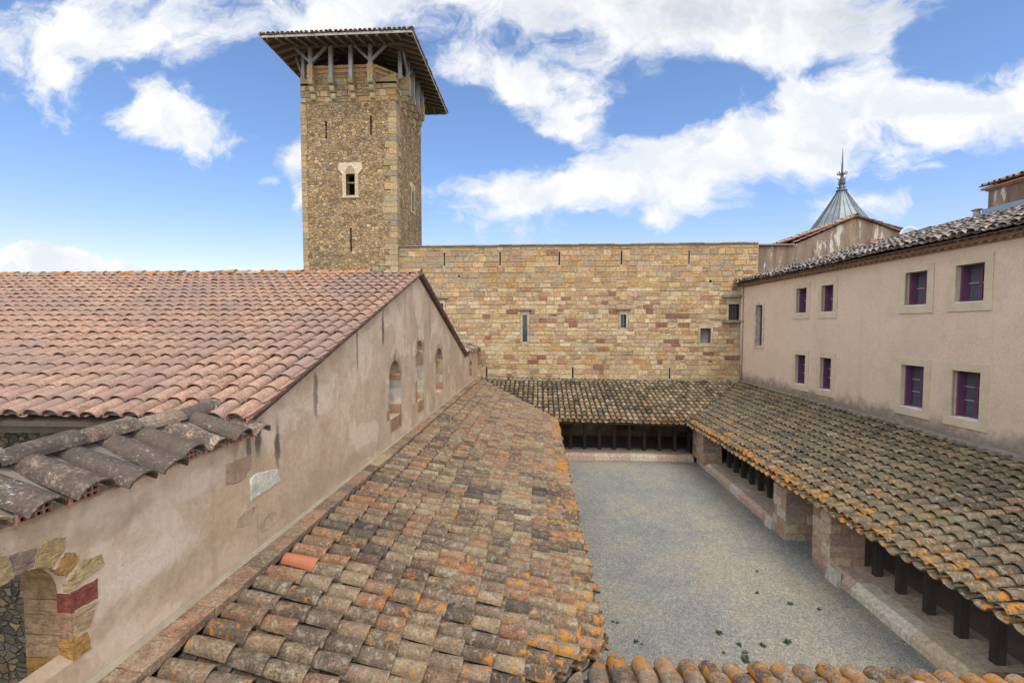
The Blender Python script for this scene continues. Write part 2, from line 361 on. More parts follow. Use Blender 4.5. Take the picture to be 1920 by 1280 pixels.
# ------------------------------------------------------------------ canal tiles
NS = 8
def tile_roof(mb, A0, A1, E0, E1, pitch, expo, r=.098, rp=.085, jit=1.0, pan=True, over=.07, eave_bias=1.0, rowjit=1.0, thick=.013, rise=.78, uneven=0.0, cuts=(), pal=None, lift=.022):
    """covers and pans running from ridge line A0-A1 down to eave line E0-E1; cuts: (point, normal) plan half-planes whose outside is skipped"""
    A0, A1, E0, E1 = (np.array(p, float) for p in (A0, A1, E0, E1))
    n = max(1, int(round(np.linalg.norm(E1-E0)/pitch)))
    S, W, Hh, O, D, C, N, T0, T1, RR, KIND, TI = ([] for _ in range(12))
    recs = []
    for i in range(n*2+1):
        cover = i % 2 == 1
        if not cover and not pan: continue
        u = i/(2*n)
        a = A0+(A1-A0)*u; e = E0+(E1-E0)*u
        d = e-a; L = np.linalg.norm(d); d /= L
        c = (E1-E0)/np.linalg.norm(E1-E0); c = c-d*c.dot(d); c /= np.linalg.norm(c)
        nn = np.cross(c, d); nn = nn if nn[2] > 0 else -nn
        colj = RNG.normal(0, .006*jit); offs = RNG.uniform(-.5, .5)*expo*.22*rowjit
        k = 0
        while True:
            low = L-k*expo+(over if not cover else 0)+(offs if k else RNG.normal(0, .012)*jit)
            if low < expo*.25: break
            hi = max(-.02, low-expo*1.22)
            p = a+d*low
            ok = True
            for (co, no) in cuts:
                if (p[0]-co[0])*no[0]+(p[1]-co[1])*no[1] > .35: ok = False; break
            if ok:
                recs.append((a, d, c, nn, low+RNG.normal(0, .010*jit), hi, cover, k, colj+RNG.normal(0, .006*jit), RNG.normal(0, .012*jit), RNG.normal(0, .004*jit), RNG.uniform(0, 1, 3), u))
            k += 1
    m = len(recs)
    A = np.array([q[0] for q in recs]); Dd = np.array([q[1] for q in recs]); Cc = np.array([q[2] for q in recs]); Nn = np.array([q[3] for q in recs])
    low = np.array([q[4] for q in recs]); hi = np.array([q[5] for q in recs]); cov = np.array([q[6] for q in recs]); kk = np.array([q[7] for q in recs])
    dx = np.array([q[8] for q in recs]); yaw = np.array([q[9] for q in recs]); dh = np.array([q[10] for q in recs]); rnd = np.array([q[11] for q in recs])
    if uneven:                                           # a sagging old roof
        ph = RNG.uniform(0, 6, 4)
        cx = A[:, 0]+Dd[:, 0]*low; cy_ = A[:, 1]+Dd[:, 1]*low
        dh = dh+uneven*(np.sin(cx*1.1+ph[0])*np.sin(cy_*.7+ph[1])+.6*np.sin(cx*2.3+cy_*1.7+ph[2]))
    th = np.linspace(0, math.pi, NS+1)
    rl = np.where(cov, r, rp)*(1+RNG.normal(0, .03*jit, m)); ru = np.where(cov, r*.84, rp*1.08)
    sgn = np.where(cov, 1.0, -1.0); rs = np.where(cov, rise, .62)
    hb_l = np.where(cov, .050, .060)+dh+lift; hb_u = np.where(cov, .044, .054)+dh-.006
    def ring(s_, rad, hb, inner):
        rad = rad-inner*thick*sgn
        w = rad[:, None]*np.cos(th)[None]+dx[:, None]+(yaw*(s_-low))[:, None]
        h = hb[:, None]+(sgn*rs*rad)[:, None]*np.sin(th)[None]
        if not inner: pass
        return A[:, None, :]+Dd[:, None, :]*s_[:, None, None]+Cc[:, None, :]*w[..., None]+Nn[:, None, :]*h[..., None]
    ol = ring(low, rl, hb_l, 0); ou = ring(hi, ru, hb_u, 0); il = ring(low, rl, hb_l, 1); iu = ring(hi, ru, hb_u, 1)
    VV = np.concatenate([ol, ou, ol, il, il, iu], axis=1); nv = VV.shape[1]
    q = []
    K = NS+1
    for j in range(NS): q.append((j, j+1, K+j+1, K+j))
    for j in range(NS): q.append((2*K+j, 3*K+j, 3*K+j+1, 2*K+j+1))
    for j in range(NS): q.append((4*K+j, 5*K+j, 5*K+j+1, 4*K+j+1))
    q = np.array(q)
    FF = (q[None]+(np.arange(m)*nv)[:, None, None]).reshape(-1, 4)
    tint = rnd.copy(); lf = .5+.5*np.sin(A[:, 1]*1.9+A[:, 0]*1.3+low*1.1)*np.sin(A[:, 1]*.8-low*2.1+1.0); tint[:, 0] = .74*tint[:, 0]+.26*np.clip(lf+RNG.normal(0, .15, m), 0, 1); tint[:, 1] = .7*tint[:, 1]+.3*np.roll(lf, 3); tint[:, 2] = np.clip(eave_bias*np.exp(-kk/1.3)+.72*rnd[:, 2]**2, 0, 1.2)
    gut = ~cov & (kk > 0); tint[gut, 0] *= .12; tint[gut, 1] = .75+.25*tint[gut, 1]  # channel pans tinted dark: debris, plus painted shade between the covers
    if pal is not None: tint = pal(tint, A+Dd*low[:, None])
    CC = np.repeat(tint, len(q), axis=0)
    sm = np.tile(np.array([True]*NS+[False]*NS+[True]*NS), m)
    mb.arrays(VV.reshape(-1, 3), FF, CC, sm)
    return mb

def ridge_row(mb, P0, P1, pitch=.36, r=.11, jit=1.0, bias=1.0, lift=.03):
    """a row of cover tiles laid along a line"""
    P0 = np.array(P0, float); P1 = np.array(P1, float); L = np.linalg.norm(P1-P0); d = (P1-P0)/L
    side = np.cross(d, (0, 0, 1.)); side /= np.linalg.norm(side); up = np.cross(side, d)
    n = int(L/pitch)+1
    for i in range(n):
        s0 = i*pitch-.06; s1 = min(L+.02, (i+1)*pitch)
        rnd = RNG.uniform(0, 1, 3); rnd[2] = bias*rnd[2]
        j1, j2, j3 = RNG.normal(0, .006*jit, 3)
        vs = []; fs = []
        th = np.linspace(0, math.pi, NS+1)
        for (s, rad, hh) in ((s0, r*.86, 0), (s1, r, .016)):
            for inner in (0, .014):
                for a in th:
                    vs.append(P0+d*s+side*((rad-inner)*math.cos(a)+j1+j3*(s-s0))+up*(hh+lift+j2+(rad-inner)*.8*math.sin(a)))
        K = NS+1
        for j in range(NS):
            fs.append((j, j+1, 2*K+j+1, 2*K+j)); fs.append((K+j, K+j+1, 3*K+j+1, 3*K+j)); fs.append((2*K+j, 2*K+j+1, 3*K+j+1, 3*K+j)); fs.append((j, j+1, K+j+1, K+j))
        mb.add(vs, fs, tuple(rnd), False)
    return mb

# ------------------------------------------------------------------ walls
def holed_wall(mb, outer, holes, to3, nrm, depth, c=(.5,.5,.5), back=None, mi=0):
    """outer and holes: 2-D loops; to3(a,b)->3-D on the face; reveals go in by depth along -nrm"""
    loops = [[V((a, b, 0)) for a, b in outer]]+[[V((a, b, 0)) for a, b in h] for h in holes]
    tris = tessellate_polygon(loops)
    flat = [p for l in loops for p in l]
    mb.add([to3(p.x, p.y) for p in flat], [tuple(t) for t in tris], c, False, mi)
    n = V(nrm)
    for h in holes:
        k = len(h); f = [V(to3(*p)) for p in h]; b = [p-n*depth for p in f]
        mb.add([*f, *b], [(i, (i+1) % k, k+(i+1) % k, k+i) for i in range(k)], c, False, mi)
    if back:
        f = [V(to3(*p)) for p in outer]; b = [p-n*back for p in f]; k = len(f)
        mb.add([*f, *b], [(i, (i+1) % k, k+(i+1) % k, k+i) for i in range(k)], c, False, mi)
    return mb

def arch_loop(y0, y1, z0, zs, rise, seg=10):
    """pointed-free round-headed opening in (y,z)"""
    cy_ = (y0+y1)/2; hw = (y1-y0)/2
    pts = [(y0, z0), (y1, z0)]
    for k in range(seg+1):
        a = math.pi*k/seg
        pts.append((cy_+hw*math.cos(a), zs+rise*math.sin(a)))
    return pts

def blocks(mb, x0, x1, z0, z1, to3, nrm, pal, hgt=(.18, .26), wid=(.2, .55), gap=.012, proud=.018, skip=(), seed=1, rag=0.0, snap=True):
    """courses of dressed blocks over a wall face, cut around the rectangles in skip"""
    rr = random.Random(seed); n = V(nrm); z = z0
    while z < z1-.06:
        h = hgt(z, rr) if callable(hgt) else rr.uniform(*hgt)
        if z+h > z1-.08: h = z1-z
        # free intervals of this course
        iv = [(x0, x1)]
        for (a, b, c_, d_) in skip:
            if c_ < z+h-.03 and d_ > z+.03:
                nv = []
                for (p, q) in iv:
                    if b <= p or a >= q: nv.append((p, q)); continue
                    if a > p: nv.append((p, a))
                    if b < q: nv.append((b, q))
                iv = nv
        for (p, q) in iv:
            x = p
            while x < q-.02:
                w = rr.uniform(*wid)
                if x+w > q-wid[0]*.6: w = q-x
                subs = [(z, z+h)]
                if rr.random() < .10 and h > .18: subs = [(z, z+h*.5), (z+h*.5, z+h)]
                for (za, zb) in subs:
                    c = pal(x+w/2, (za+zb)/2, rr)
                    pr = proud*rr.uniform(.5, 1.6); g = gap*rr.uniform(.6, 1.3); iy = pr*.55
                    j = [rr.uniform(-rag, rag) for _ in range(8)]
                    o4 = [(x+g/2, za+g/2), (x+w-g/2, za+g/2), (x+w-g/2, zb-g/2), (x+g/2, zb-g/2)]
                    i4 = [(x+g/2+iy+j[0], za+g/2+iy+j[1]), (x+w-g/2-iy+j[2], za+g/2+iy+j[3]), (x+w-g/2-iy+j[4], zb-g/2-iy+j[5]), (x+g/2+iy+j[6], zb-g/2-iy+j[7])]
                    vs = [V(to3(*p_)) for p_ in o4]+[V(to3(*p_))+n*(pr+rr.uniform(-.004, .004)) for p_ in i4]
                    mb.add(vs, [(4, 5, 6, 7), (0, 1, 5, 4), (1, 2, 6, 5), (2, 3, 7, 6), (3, 0, 4, 7)], c)
                x += w
        z += h
    return mb

def jitc(c, rr, a=.14):
    k = rr.uniform(1-a, 1+a); return tuple(min(1, max(0, v*k*rr.uniform(1-a*.35, 1+a*.35))) for v in c)

# ================================================================== key lines (relative to the eye)
XL = -2.912                                     # plaster gable wall plane
ZG, ZK = -5.1, -4.85                            # gravel, bench top
NW, NE_ = (.66, 17.35, -3.5), (5.50, 17.20, -3.53)     # inner roof corners, far
SW, SE = (.68, 4.83, -3.5), (5.84, 4.95, -3.62)        # inner roof corners, near
BL, BR = (XL, 22.0, -2.36), (9.36, 22.0, -2.47)        # roof/wall corners, far
BLn, BRn = (XL, .55, -2.34), (10.28, .9, -2.78)

# ------------------------------------------------------------------ setting
g = MB(); g.add([(-900,-900,ZG-.06),(900,-900,ZG-.06),(900,900,ZG-.06),(-900,900,ZG-.06)], [(0,1,2,3)])
structure(g.build('ground', M['earth']))
g = MB(); nx, ny = 40, 70
vs = []; fs = []
for j in range(ny+1):
    for i in range(nx+1):
        x = -.9+7.6*i/nx; y = 4.2+14.4*j/ny
        vs.append((x, y, ZG+.012*math.sin(x*1.3+y*.5)*math.sin(y*.8)+random.uniform(-.004, .004)))
for j in range(ny):
    for i in range(nx): a = j*(nx+1)+i; fs.append((a, a+1, a+nx+2, a+nx+1))
g.add(vs, fs, smooth=True)
structure(g.build('courtyard_gravel', M['gravel']))
g = MB(); zf = ZG-.035
g.box((XL, .5, zf-.02), (-.95, 22, zf+.02)); g.box((-.93, 18.65, zf-.02), (6.75, 22, zf+.02)); g.box((6.77, .5, zf-.02), (10.2, 22, zf+.02)); g.box((-.93, .5, zf-.02), (6.75, 4.15, zf+.02))
structure(g.build('gallery_floor', M['floor']))

# ------------------------------------------------------------------ far curtain wall of coursed stone
def pal_wall(x, z, rr):
    och = [(.43, .285, .135), (.46, .325, .175), (.38, .26, .14), (.48, .355, .205), (.41, .245, .115), (.33, .25, .16), (.37, .29, .20)]
    mix = [(.50, .40, .255), (.54, .45, .32), (.46, .35, .20), (.49, .37, .20), (.45, .31, .16), (.40, .31, .21), (.48, .375, .26), (.52, .42, .28)]
    red = [(.20, .088, .062), (.25, .12, .085), (.32, .18, .125), (.36, .225, .155), (.39, .26, .175), (.40, .28, .19)]
    gry = [(.31, .255, .175), (.27, .225, .165), (.35, .29, .205)]
    if z > 1.9:
        c = rr.choice(och)
        if rr.random() < .025: c = rr.choice(red)
        if x < -2.5 and rr.random() < .35: c = rr.choice(gry)
        if rr.random() < .09: c = rr.choice(gry)
    else:
        pr = (.23 if -1.6 < z < 1.5 else .15)*(.5+1.0*(.5+.5*math.sin(x*1.1+z*2.3)*math.sin(x*.6-z*1.1)))
        if x < -2.6: pr *= .6
        q = rr.random()
        c = rr.choice(red) if q < pr else rr.choice(gry) if q < pr+.05 else rr.choice(mix) if q < pr+.66 else rr.choice(och)
    c = tuple(v*.84+m_*.16 for v, m_ in zip(c, (.40, .30, .185)))
    return jitc(tuple(v*k for v, k in zip(c, (.97, .94, .90))), rr, .10)
YW = 22.0
def pxw(px, py):     # the wall face carries a few measured openings: turn their place on the face into metres
    return ((px-1010)/870*YW*1.0, (615-py)/870*YW)
wall = thing('curtain_wall', 'high wall of coursed yellow, cream and red stone blocks closing the far side of the courtyard', 'wall', (1.6, 22.4, ZG))
SLIT = {}
openings = []   # (kind, x0, x1, z0, z1)
for px in (831, 937, 1048, 1163, 1286): x = (px-1010)/39.9; openings.append(('slit', x-.035, x+.035, 2.95, 3.58))
for px in (909, 1072.5, 1252): x = (px-1008)/39.9; openings.append(('slit', x-.035, x+.035, -2.36, -1.85))
for (p0, p1, q0, q1, kd) in ((979, 988, 590, 640, 'light'), (1162, 1172, 589.5, 614, 'light'), (1358, 1377, 571, 600, 'barred'), (1308, 1327, 615, 642, 'panel'), (820, 828, 568, 582, 'light')):
    openings.append((kd, (p0-1009.5)/39.9, (p1-1009.5)/39.9, (614.5-q1)/39.4, (614.5-q0)/39.4))
openings.append(('putlog', -3.83, -3.74, 2.4, 2.52)); openings.append(('putlog', 7.85, 7.97, 2.1, 2.22))
TOPW = 3.86
to3 = lambda x, z: (x, YW, z)
core = MB()
holes = [[(a, c), (b, c), (b, d), (a, d)] for (_, a, b, c, d) in openings]
holed_wall(core, [(-6.68, ZG), (10.02, ZG), (10.02, TOPW), (-6.68, TOPW)], holes, to3, (0, -1, 0), .32, back=1.1)
core.build('wall_core', M['mortar_wall'], wall)
skip = [(a-.02, b+.02, c-.02, d+.02) for (_, a, b, c, d) in openings]
lin = []
for (kd, a, b, c, d) in openings:
    if kd in ('light', 'barred', 'panel'): skip.append((a-.10, b+.10, c-.02, d+.14)); lin.append((a, b, c, d, kd))
bl = MB()
hg = lambda z, rr: rr.uniform(.235, .285) if z > 1.75 else rr.uniform(.165, .245)
blocks(bl, -6.66, 10.0, -2.40, TOPW-.05, to3, (0, -1, 0), pal_wall, hg, (.2, .58), .018, .022, skip, 5, .011)
blocks(bl, -3.0, 10.0, ZG, -2.42, to3, (0, -1, 0), pal_wall, (.22, .3), (.3, .6), .014, .015, (), 6)
bl.build('stone_facing', M['ashlar'], wall)
ti = MB(); rr = random.Random(4); x = -6.7
while x < 9.95:
    w = rr.uniform(.3, .8); w = min(w, 10.0-x)
    dz = rr.uniform(-.012, .012); ti.box((x, YW-.09+rr.uniform(-.012, .012), TOPW+dz), (x+w-.008, YW+1.2, TOPW+.055+dz), jitc((.30, .22, .15), rr, .3)); x += w
ti.build('coping', M['dressed'], wall)
for (kd, a, b, c, d) in openings:
    if kd == 'slit' or kd == 'putlog':
        q = MB().box((a-.01, YW+.3, c-.01), (b+.01, YW+.33, d+.01)); q.build('arrow_slit' if kd == 'slit' else 'putlog_hole', M['void'], wall)
for (a, b, c, d, kd) in lin:
    w = MB()
    st = (.40, .33, .23)
    w.box((a-.095, YW-.03, c), (a+.0, YW+.2, d), jitc(st, rr)); w.box((b, YW-.03, c), (b+.095, YW+.2, d), jitc(st, rr)); w.box((a-.095, YW-.03, d), (b+.095, YW+.2, d+.13), jitc(st, rr))
    if kd == 'barred': w.box((a-.28, YW-.16, c-.12), (b+.28, YW+.1, c-.03), (.24, .20, .15)); w.box((a-.30, YW-.15, d+.30), (b+.30, YW+.1, d+.42), (.22, .18, .14))
    if kd == 'light': w.box((a-.22, YW-.11, d+.22), (b+.22, YW+.1, d+.31), (.23, .19, .14))
    fr = w.build('window', M['surround'], wall)
    p = MB().box((a-.01, YW+.22, c-.01), (b+.01, YW+.25, d+.01)); p.build('pane', M['grey_panel'] if kd == 'panel' else M['glass'], fr)
    if kd != 'panel':
        s = MB(); nb = 3 if kd == 'barred' else 1
        for k in range(nb): xx = a+(b-a)*(k+1)/(nb+1); s.bar((xx, YW+.12, c), (xx, YW+.12, d), .025)
        for k in range(2 if kd == 'light' else 1): zz = c+(d-c)*(k+1)/3; s.bar((a, YW+.12, zz), (b, YW+.12, zz), .025)
        s.build('bars', M['iron'], fr)
    else:
        s = MB()
        s.bar((a+.02, YW+.16, c), (a+.02, YW+.16, d), .03); s.bar((b-.02, YW+.16, c), (b-.02, YW+.16, d), .03); s.bar((a, YW+.16, d-.02), (b, YW+.16, d-.02), .03)
        s.build('frame', M['iron'], fr)

# ------------------------------------------------------------------ tower
TX0, TX1, TY0, TY1 = -11.26, -6.70, 21.84, 26.5
tower = thing('tower', 'tall square stone tower with corbelled timber gallery under a wide tiled roof', 'tower', ((TX0+TX1)/2, (TY0+TY1)/2, ZG))
def pal_tower(x, z, rr):
    return jitc(rr.choice([(.42, .31, .17), (.36, .265, .15), (.47, .35, .20), (.40, .26, .13), (.30, .235, .16), (.45, .37, .25)]), rr, .16)
ZT = 10.62      # dressed top stage starts
sh = MB()
wf = (-9.13, -8.70, 6.30, 7.28)                       # front window
front_holes = [[(wf[0], wf[2]), (wf[1], wf[2]), (wf[1], wf[3]), (wf[0], wf[3])]]
fslits = [(-10.06, 8.95, 9.75), (-7.90, 9.05, 9.95), (-8.95, 3.65, 4.75)]
for x, a, b in fslits: front_holes.append([(x-.05, a), (x+.05, a), (x+.05, b), (x-.05, b)])
holed_wall(sh, [(TX0, ZG), (TX1, ZG), (TX1, 11.5), (TX0, 11.5)], front_holes, lambda x, z: (x, TY0, z), (0, -1, 0), .45)
rw = (24.45, 24.75, 6.2, 7.2)
rholes = [[(rw[0], rw[2]), (rw[1], rw[2]), (rw[1], rw[3]), (rw[0], rw[3])], [(23.05, 4.35), (23.2, 4.35), (23.2, 4.7), (23.05, 4.7)], [(24.4, 9.2), (24.5, 9.2), (24.5, 10.0), (24.4, 10.0)]]
holed_wall(sh, [(TY0, ZG), (TY1, ZG), (TY1, 11.5), (TY0, 11.5)], rholes, lambda y, z: (TX1, y, z), (1, 0, 0), .45)
sh.add([(TX0, TY0, ZG), (TX0, TY1, ZG), (TX0, TY1, 11.5), (TX0, TY0, 11.5)], [(0, 1, 2, 3)]); sh.add([(TX0, TY1, ZG), (TX1, TY1, ZG), (TX1, TY1, 11.5), (TX0, TY1, 11.5)], [(0, 1, 2, 3)])
sh.build('shaft', M['rubble'], tower)
iv = MB().box((TX0+.46, TY0+.46, 2), (TX1-.46, TY1-.46, 10.5)); iv.build('inner_dark', M['void'], tower)
# octagonal dressed parapet with broached corners
ca, cb, cc_ = .55, 1.0, 1.0
octo = [(TX0+ca, TY0), (TX1-cb, TY0), (TX1, TY0+cb), (TX1, TY1-cb), (TX1-cb, TY1), (TX0+ca, TY1), (TX0, TY1-cb), (TX0, TY0+ca)]
def ring_wall(mb, loop, z0, z1, th, c):
    cx = sum(p[0] for p in loop)/len(loop); cyy = sum(p[1] for p in loop)/len(loop)
    inn = [((x-cx)*(1-th)+cx, (y-cyy)*(1-th)+cyy) for x, y in loop]; k = len(loop)
    vs = [(x, y, z0) for x, y in loop]+[(x, y, z1) for x, y in loop]+[(x, y, z1) for x, y in inn]+[(x, y, z0) for x, y in inn]
    fs = []
    for i in range(k):
        j = (i+1) % k; fs += [(i, j, k+j, k+i), (k+i, k+j, 2*k+j, 2*k+i), (2*k+i, 2*k+j, 3*k+j, 3*k+i), (3*k+i, 3*k+j, j, i)]
    mb.add(vs, fs, c)
pp = MB(); ring_wall(pp, octo, 11.4, 12.0, .16, (.34, .25, .145))
for i in range(8):
    (xa, ya), (xb, yb) = octo[i], octo[(i+1) % 8]; L = math.hypot(xb-xa, yb-ya); tx, ty = (xb-xa)/L, (yb-ya)/L; nrm = (ty, -tx, 0)
    blocks(pp, 0, L, 11.4 if i % 2 else 11.4, 11.98, lambda s, z, xa=xa, ya=ya, tx=tx, ty=ty: (xa+tx*s, ya+ty*s, z), nrm, pal_tower, (.26, .31), (.25, .55), .014, .02, (), 20+i)
pp.build('parapet', M['dressed'], tower)
def scaled(loop, k):
    cx = sum(p[0] for p in loop)/len(loop); cyy = sum(p[1] for p in loop)/len(loop); return [((x-cx)*k+cx, (y-cyy)*k+cyy) for x, y in loop]
md = MB()
for (z0, z1, k) in ((11.93, 12.03, 1.03), (12.03, 12.12, 1.015), (12.12, 12.25, 1.045)): ring_wall(md, scaled(octo, k), z0, z1, .18, (.50, .34, .17))
md.build('moulding', M['dressed'], tower)
for (cx, cyy, sx, sy, k) in ((TX0, TY0, 1, 1, ca), (TX1, TY0, -1, 1, cb), (TX1, TY1, -1, -1, cb), (TX0, TY1, 1, -1, cb)):
    a = (cx, cyy); b = (cx+sx*k, cyy); c = (cx, cyy+sy*k)
    zt = 11.9; zl = 11.5
    br_ = MB(); br_.add([(*a, 11.4), (*b, 11.4), (*c, 11.4), (*a, zt), (*b, zl), (*c, zl)], [(0, 1, 2), (3, 4, 5), (0, 1, 4, 3), (1, 2, 5, 4), (2, 0, 3, 5)], (.36, .265, .15)); br_.build('corner_broach', M['dressed'], tower)
# dressed courses of the top stage and quoins, set proud of the rubble
qs = MB()
fsk = []
blocks(qs, TX0, TX1, ZT, 11.42, lambda x, z: (x, TY0, z), (0, -1, 0), pal_tower, (.24, .30), (.25, .6), .016, .03, fsk, 31)
blocks(qs, TY0, TY1, ZT, 11.42, lambda y, z: (TX1, y, z), (1, 0, 0), pal_tower, (.24, .30), (.25, .6), .016, .03, (), 32)
z = ZG; rr = random.Random(9)
def qbox(mb, x0, x1, y, z0, z1, c): mb.box((x0, y-.028, z0+.008), (x1, y+.1, z1-.008), c)
while z < ZT-.1:
    h = rr.uniform(.24, .36); h = min(h, ZT-z); big = rr.random() < .5
    c = jitc(rr.choice([(.38, .29, .17), (.33, .255, .155), (.42, .31, .18), (.29, .24, .17)]), rr)
    w1, w2 = (rr.uniform(.5, .68), rr.uniform(.26, .36)) if big else (rr.uniform(.28, .38), rr.uniform(.5, .66))
    qs.box((TX1-w1, TY0-.028, z+.008), (TX1+.026, TY0+w2, z+h-.008), c)
    c = jitc(rr.choice([(.36, .27, .16), (.31, .24, .15), (.40, .29, .16)]), rr)
    qs.box((TX0-.026, TY0-.027, z+.008), (TX0+(w2 if big else w1)*.8, TY0+.4, z+h-.008), c)
    z += h
qs.build('quoins', M['dressed'], tower)
# front window: trefoil head in a pale surround
def tower_window(a, b, c, d, to3f, nrm, s=1.0):
    n = V(nrm); w = MB(); cm = (a+b)/2; hw = (b-a)/2
    def slab(loop, t0, t1, cl):
        k = len(loop); f = [V(to3f(*p))+n*t1 for p in loop]; g_ = [V(to3f(*p))+n*t0 for p in loop]
        w.add([*f, *g_], [list(range(k))]+[(i, (i+1) % k, k+(i+1) % k, k+i) for i in range(k)], cl)
    pale = (.50, .41, .28)
    m_ = .17*s
    slab([(a-m_, c-.04), (a, c-.04), (a, d), (a-m_, d)], -.1, .032, jitc(pale, rr)); slab([(b, c-.04), (b+m_, c-.04), (b+m_, d), (b, d)], -.1, .032, jitc(pale, rr))
    slab([(a-m_-.02, d), (b+m_+.02, d), (b+m_+.2*s, d+.22*s), (b+m_+.16*s, d+.52*s), (a-m_-.16*s, d+.52*s), (a-m_-.2*s, d+.22*s)], -.1, .034, (.54, .46, .33))
    slab([(a-.02, d+.02)]+[(cm+(hw+.02)*math.cos(math.pi-math.pi*k/8)*(1 if k in (0, 8) else .9), d+.03+.36*s*math.sin(math.pi*k/8)) for k in range(9)]+[(b+.02, d+.02)], .034, .040, (.33, .25, .15))
    slab([(a-m_-.03, c-.14), (b+m_+.03, c-.14), (b+m_+.03, c-.04), (a-m_-.03, c-.04)], -.1, .05, jitc(pale, rr))
    return w
fw_ = tower_window(*wf, lambda x, z: (x, TY0, z), (0, -1, 0)).build('window', M['dressed'], tower)
MB().box((wf[0], TY0+.4, wf[2]), (wf[1], TY0+.44, wf[3])).build('pane', M['void'], fw_)
MB().bar((wf[0], TY0+.14, 6.90), (wf[1], TY0+.14, 6.90), .07).build('transom', M['rafter'], fw_)
sw_ = tower_window(*rw, lambda y, z: (TX1, y, z), (1, 0, 0), .8).build('window', M['dressed'], tower)
MB().box((TX1-.44, rw[0], rw[2]), (TX1-.4, rw[1], rw[3])).build('pane', M['void'], sw_)
# corbels, posts, braces on every side
def corbel_mesh(p, out, side):
    """three stacked rolls growing outwards; p = foot on the wall, out = outward unit, side = along the wall"""
    mb = MB(); p = V(p); o = V(out); s_ = V(side)
    for k, (dep, z0) in enumerate(((.17, 0), (.31, .29), (.45, .58))):
        prof = [(-.05, z0)]
        for j in range(7):
            a = -math.pi/2+math.pi*.5*j/6; prof.append((dep-.11+.11*math.cos(a), z0+.14+.14*math.sin(a)))
        prof += [(dep, z0+.265), (-.05, z0+.265)]
        mb.prism([p+o*u-s_*.11+V((0, 0, w)) for u, w in prof], s_*.22, jitc((.37, .30, .19), random, .2))
    return mb
PZ = 12.93
sides = [((TX0, TY0), (1, 0), (0, -1), [.68, 1.64, 2.58, 3.50]), ((TX1, TY0), (0, 1), (1, 0), [.95, 1.85, 2.75, 3.65]), ((TX1, TY1), (-1, 0), (0, 1), [1, 1.9, 2.8, 3.6]), ((TX0, TY1), (0, -1), (-1, 0), [1, 1.9, 2.8, 3.7])]
for (o, t_, n_, offs) in sides:
    for i, q in enumerate(offs):
        bx, by = o[0]+t_[0]*q, o[1]+t_[1]*q
        corbel_mesh((bx, by, 10.68), (*n_, 0), (*t_, 0)).build('corbel', M['dressed'], tower)
        outer = i in (0, 3)
        px_, py_ = bx+n_[0]*.33, by+n_[1]*.33
        zb = 11.52
        if outer:
            pd = MB(); a = V((px_, py_, 0)); s_ = V((*t_, 0)); n3 = V((*n_, 0))
            pd.hexa([a-s_*.13-n3*.38+V((0,0,11.53)), a+s_*.13-n3*.38+V((0,0,11.53)), a+s_*.13+n3*.12+V((0,0,11.53)), a-s_*.13+n3*.12+V((0,0,11.53)),
                     a-s_*.13-n3*.38+V((0,0,12.12)), a+s_*.13-n3*.38+V((0,0,12.12)), a+s_*.13+n3*.12+V((0,0,12.12)), a-s_*.13+n3*.12+V((0,0,12.12))], (.42, .31, .175))
            pd.build('pedestal', M['dressed'], tower); zb = 12.12
        MB().bar((px_, py_, zb), (px_, py_, PZ+.12), .165, .165, (t_[0], t_[1], 0)).build('post', M['grey_wood'], tower)
        if outer:
            for sg in (-1, 1):
                if o == (TX0, TY0) and False: continue
                MB().bar((px_+t_[0]*sg*.07, py_+t_[1]*sg*.07, 12.33), (px_+t_[0]*sg*.74, py_+t_[1]*sg*.74, PZ+.02), .10, .10).build('brace', M['grey_wood'], tower)
    # wall plate carried by the posts
    a = (o[0]+n_[0]*.33-t_[0]*.34, o[1]+n_[1]*.33-t_[1]*.34, PZ+.12); L = (TX1-TX0 if t_[0] else TY1-TY0)+.68
    MB().bar(a, (a[0]+t_[0]*L, a[1]+t_[1]*L, PZ+.12), .18, .18).build('wall_plate', M['rafter'], tower)
# corner posts on the broaches
for (x, y) in ((TX0+.1, TY0+.12), (TX1+.12, TY0+.35), (TX1, TY1), (TX0, TY1)):
    MB().bar((x, y, 11.75), (x, y, PZ+.12), .15).build('post', M['grey_wood'], tower)
# hipped roof
EX0, EX1, EY0, EY1, EZ = -12.13, -5.46, 20.20, 27.85, 12.70
AP = ((EX0+EX1)/2, (EY0+EY1)/2, EZ+.30*(EX1-EX0)/2)
dk = MB(); dt = .05
cs = [(EX0, EY0, EZ), (EX1, EY0, EZ), (EX1, EY1, EZ), (EX0, EY1, EZ)]
dk.add(cs+[AP]+[(x, y, z+dt) for x, y, z in cs]+[(AP[0], AP[1], AP[2]+dt)], [(1, 0, 4), (2, 1, 4), (3, 2, 4), (0, 3, 4), (5, 6, 9), (6, 7, 9), (7, 8, 9), (8, 5, 9), (0, 1, 6, 5), (1, 2, 7, 6), (2, 3, 8, 7), (3, 0, 5, 8)])
dk.build('roof_boards', M['deck'], tower)
tr = MB()
mid = lambda a, b: ((a[0]+b[0])/2, (a[1]+b[1])/2, (a[2]+b[2])/2)
rt = []
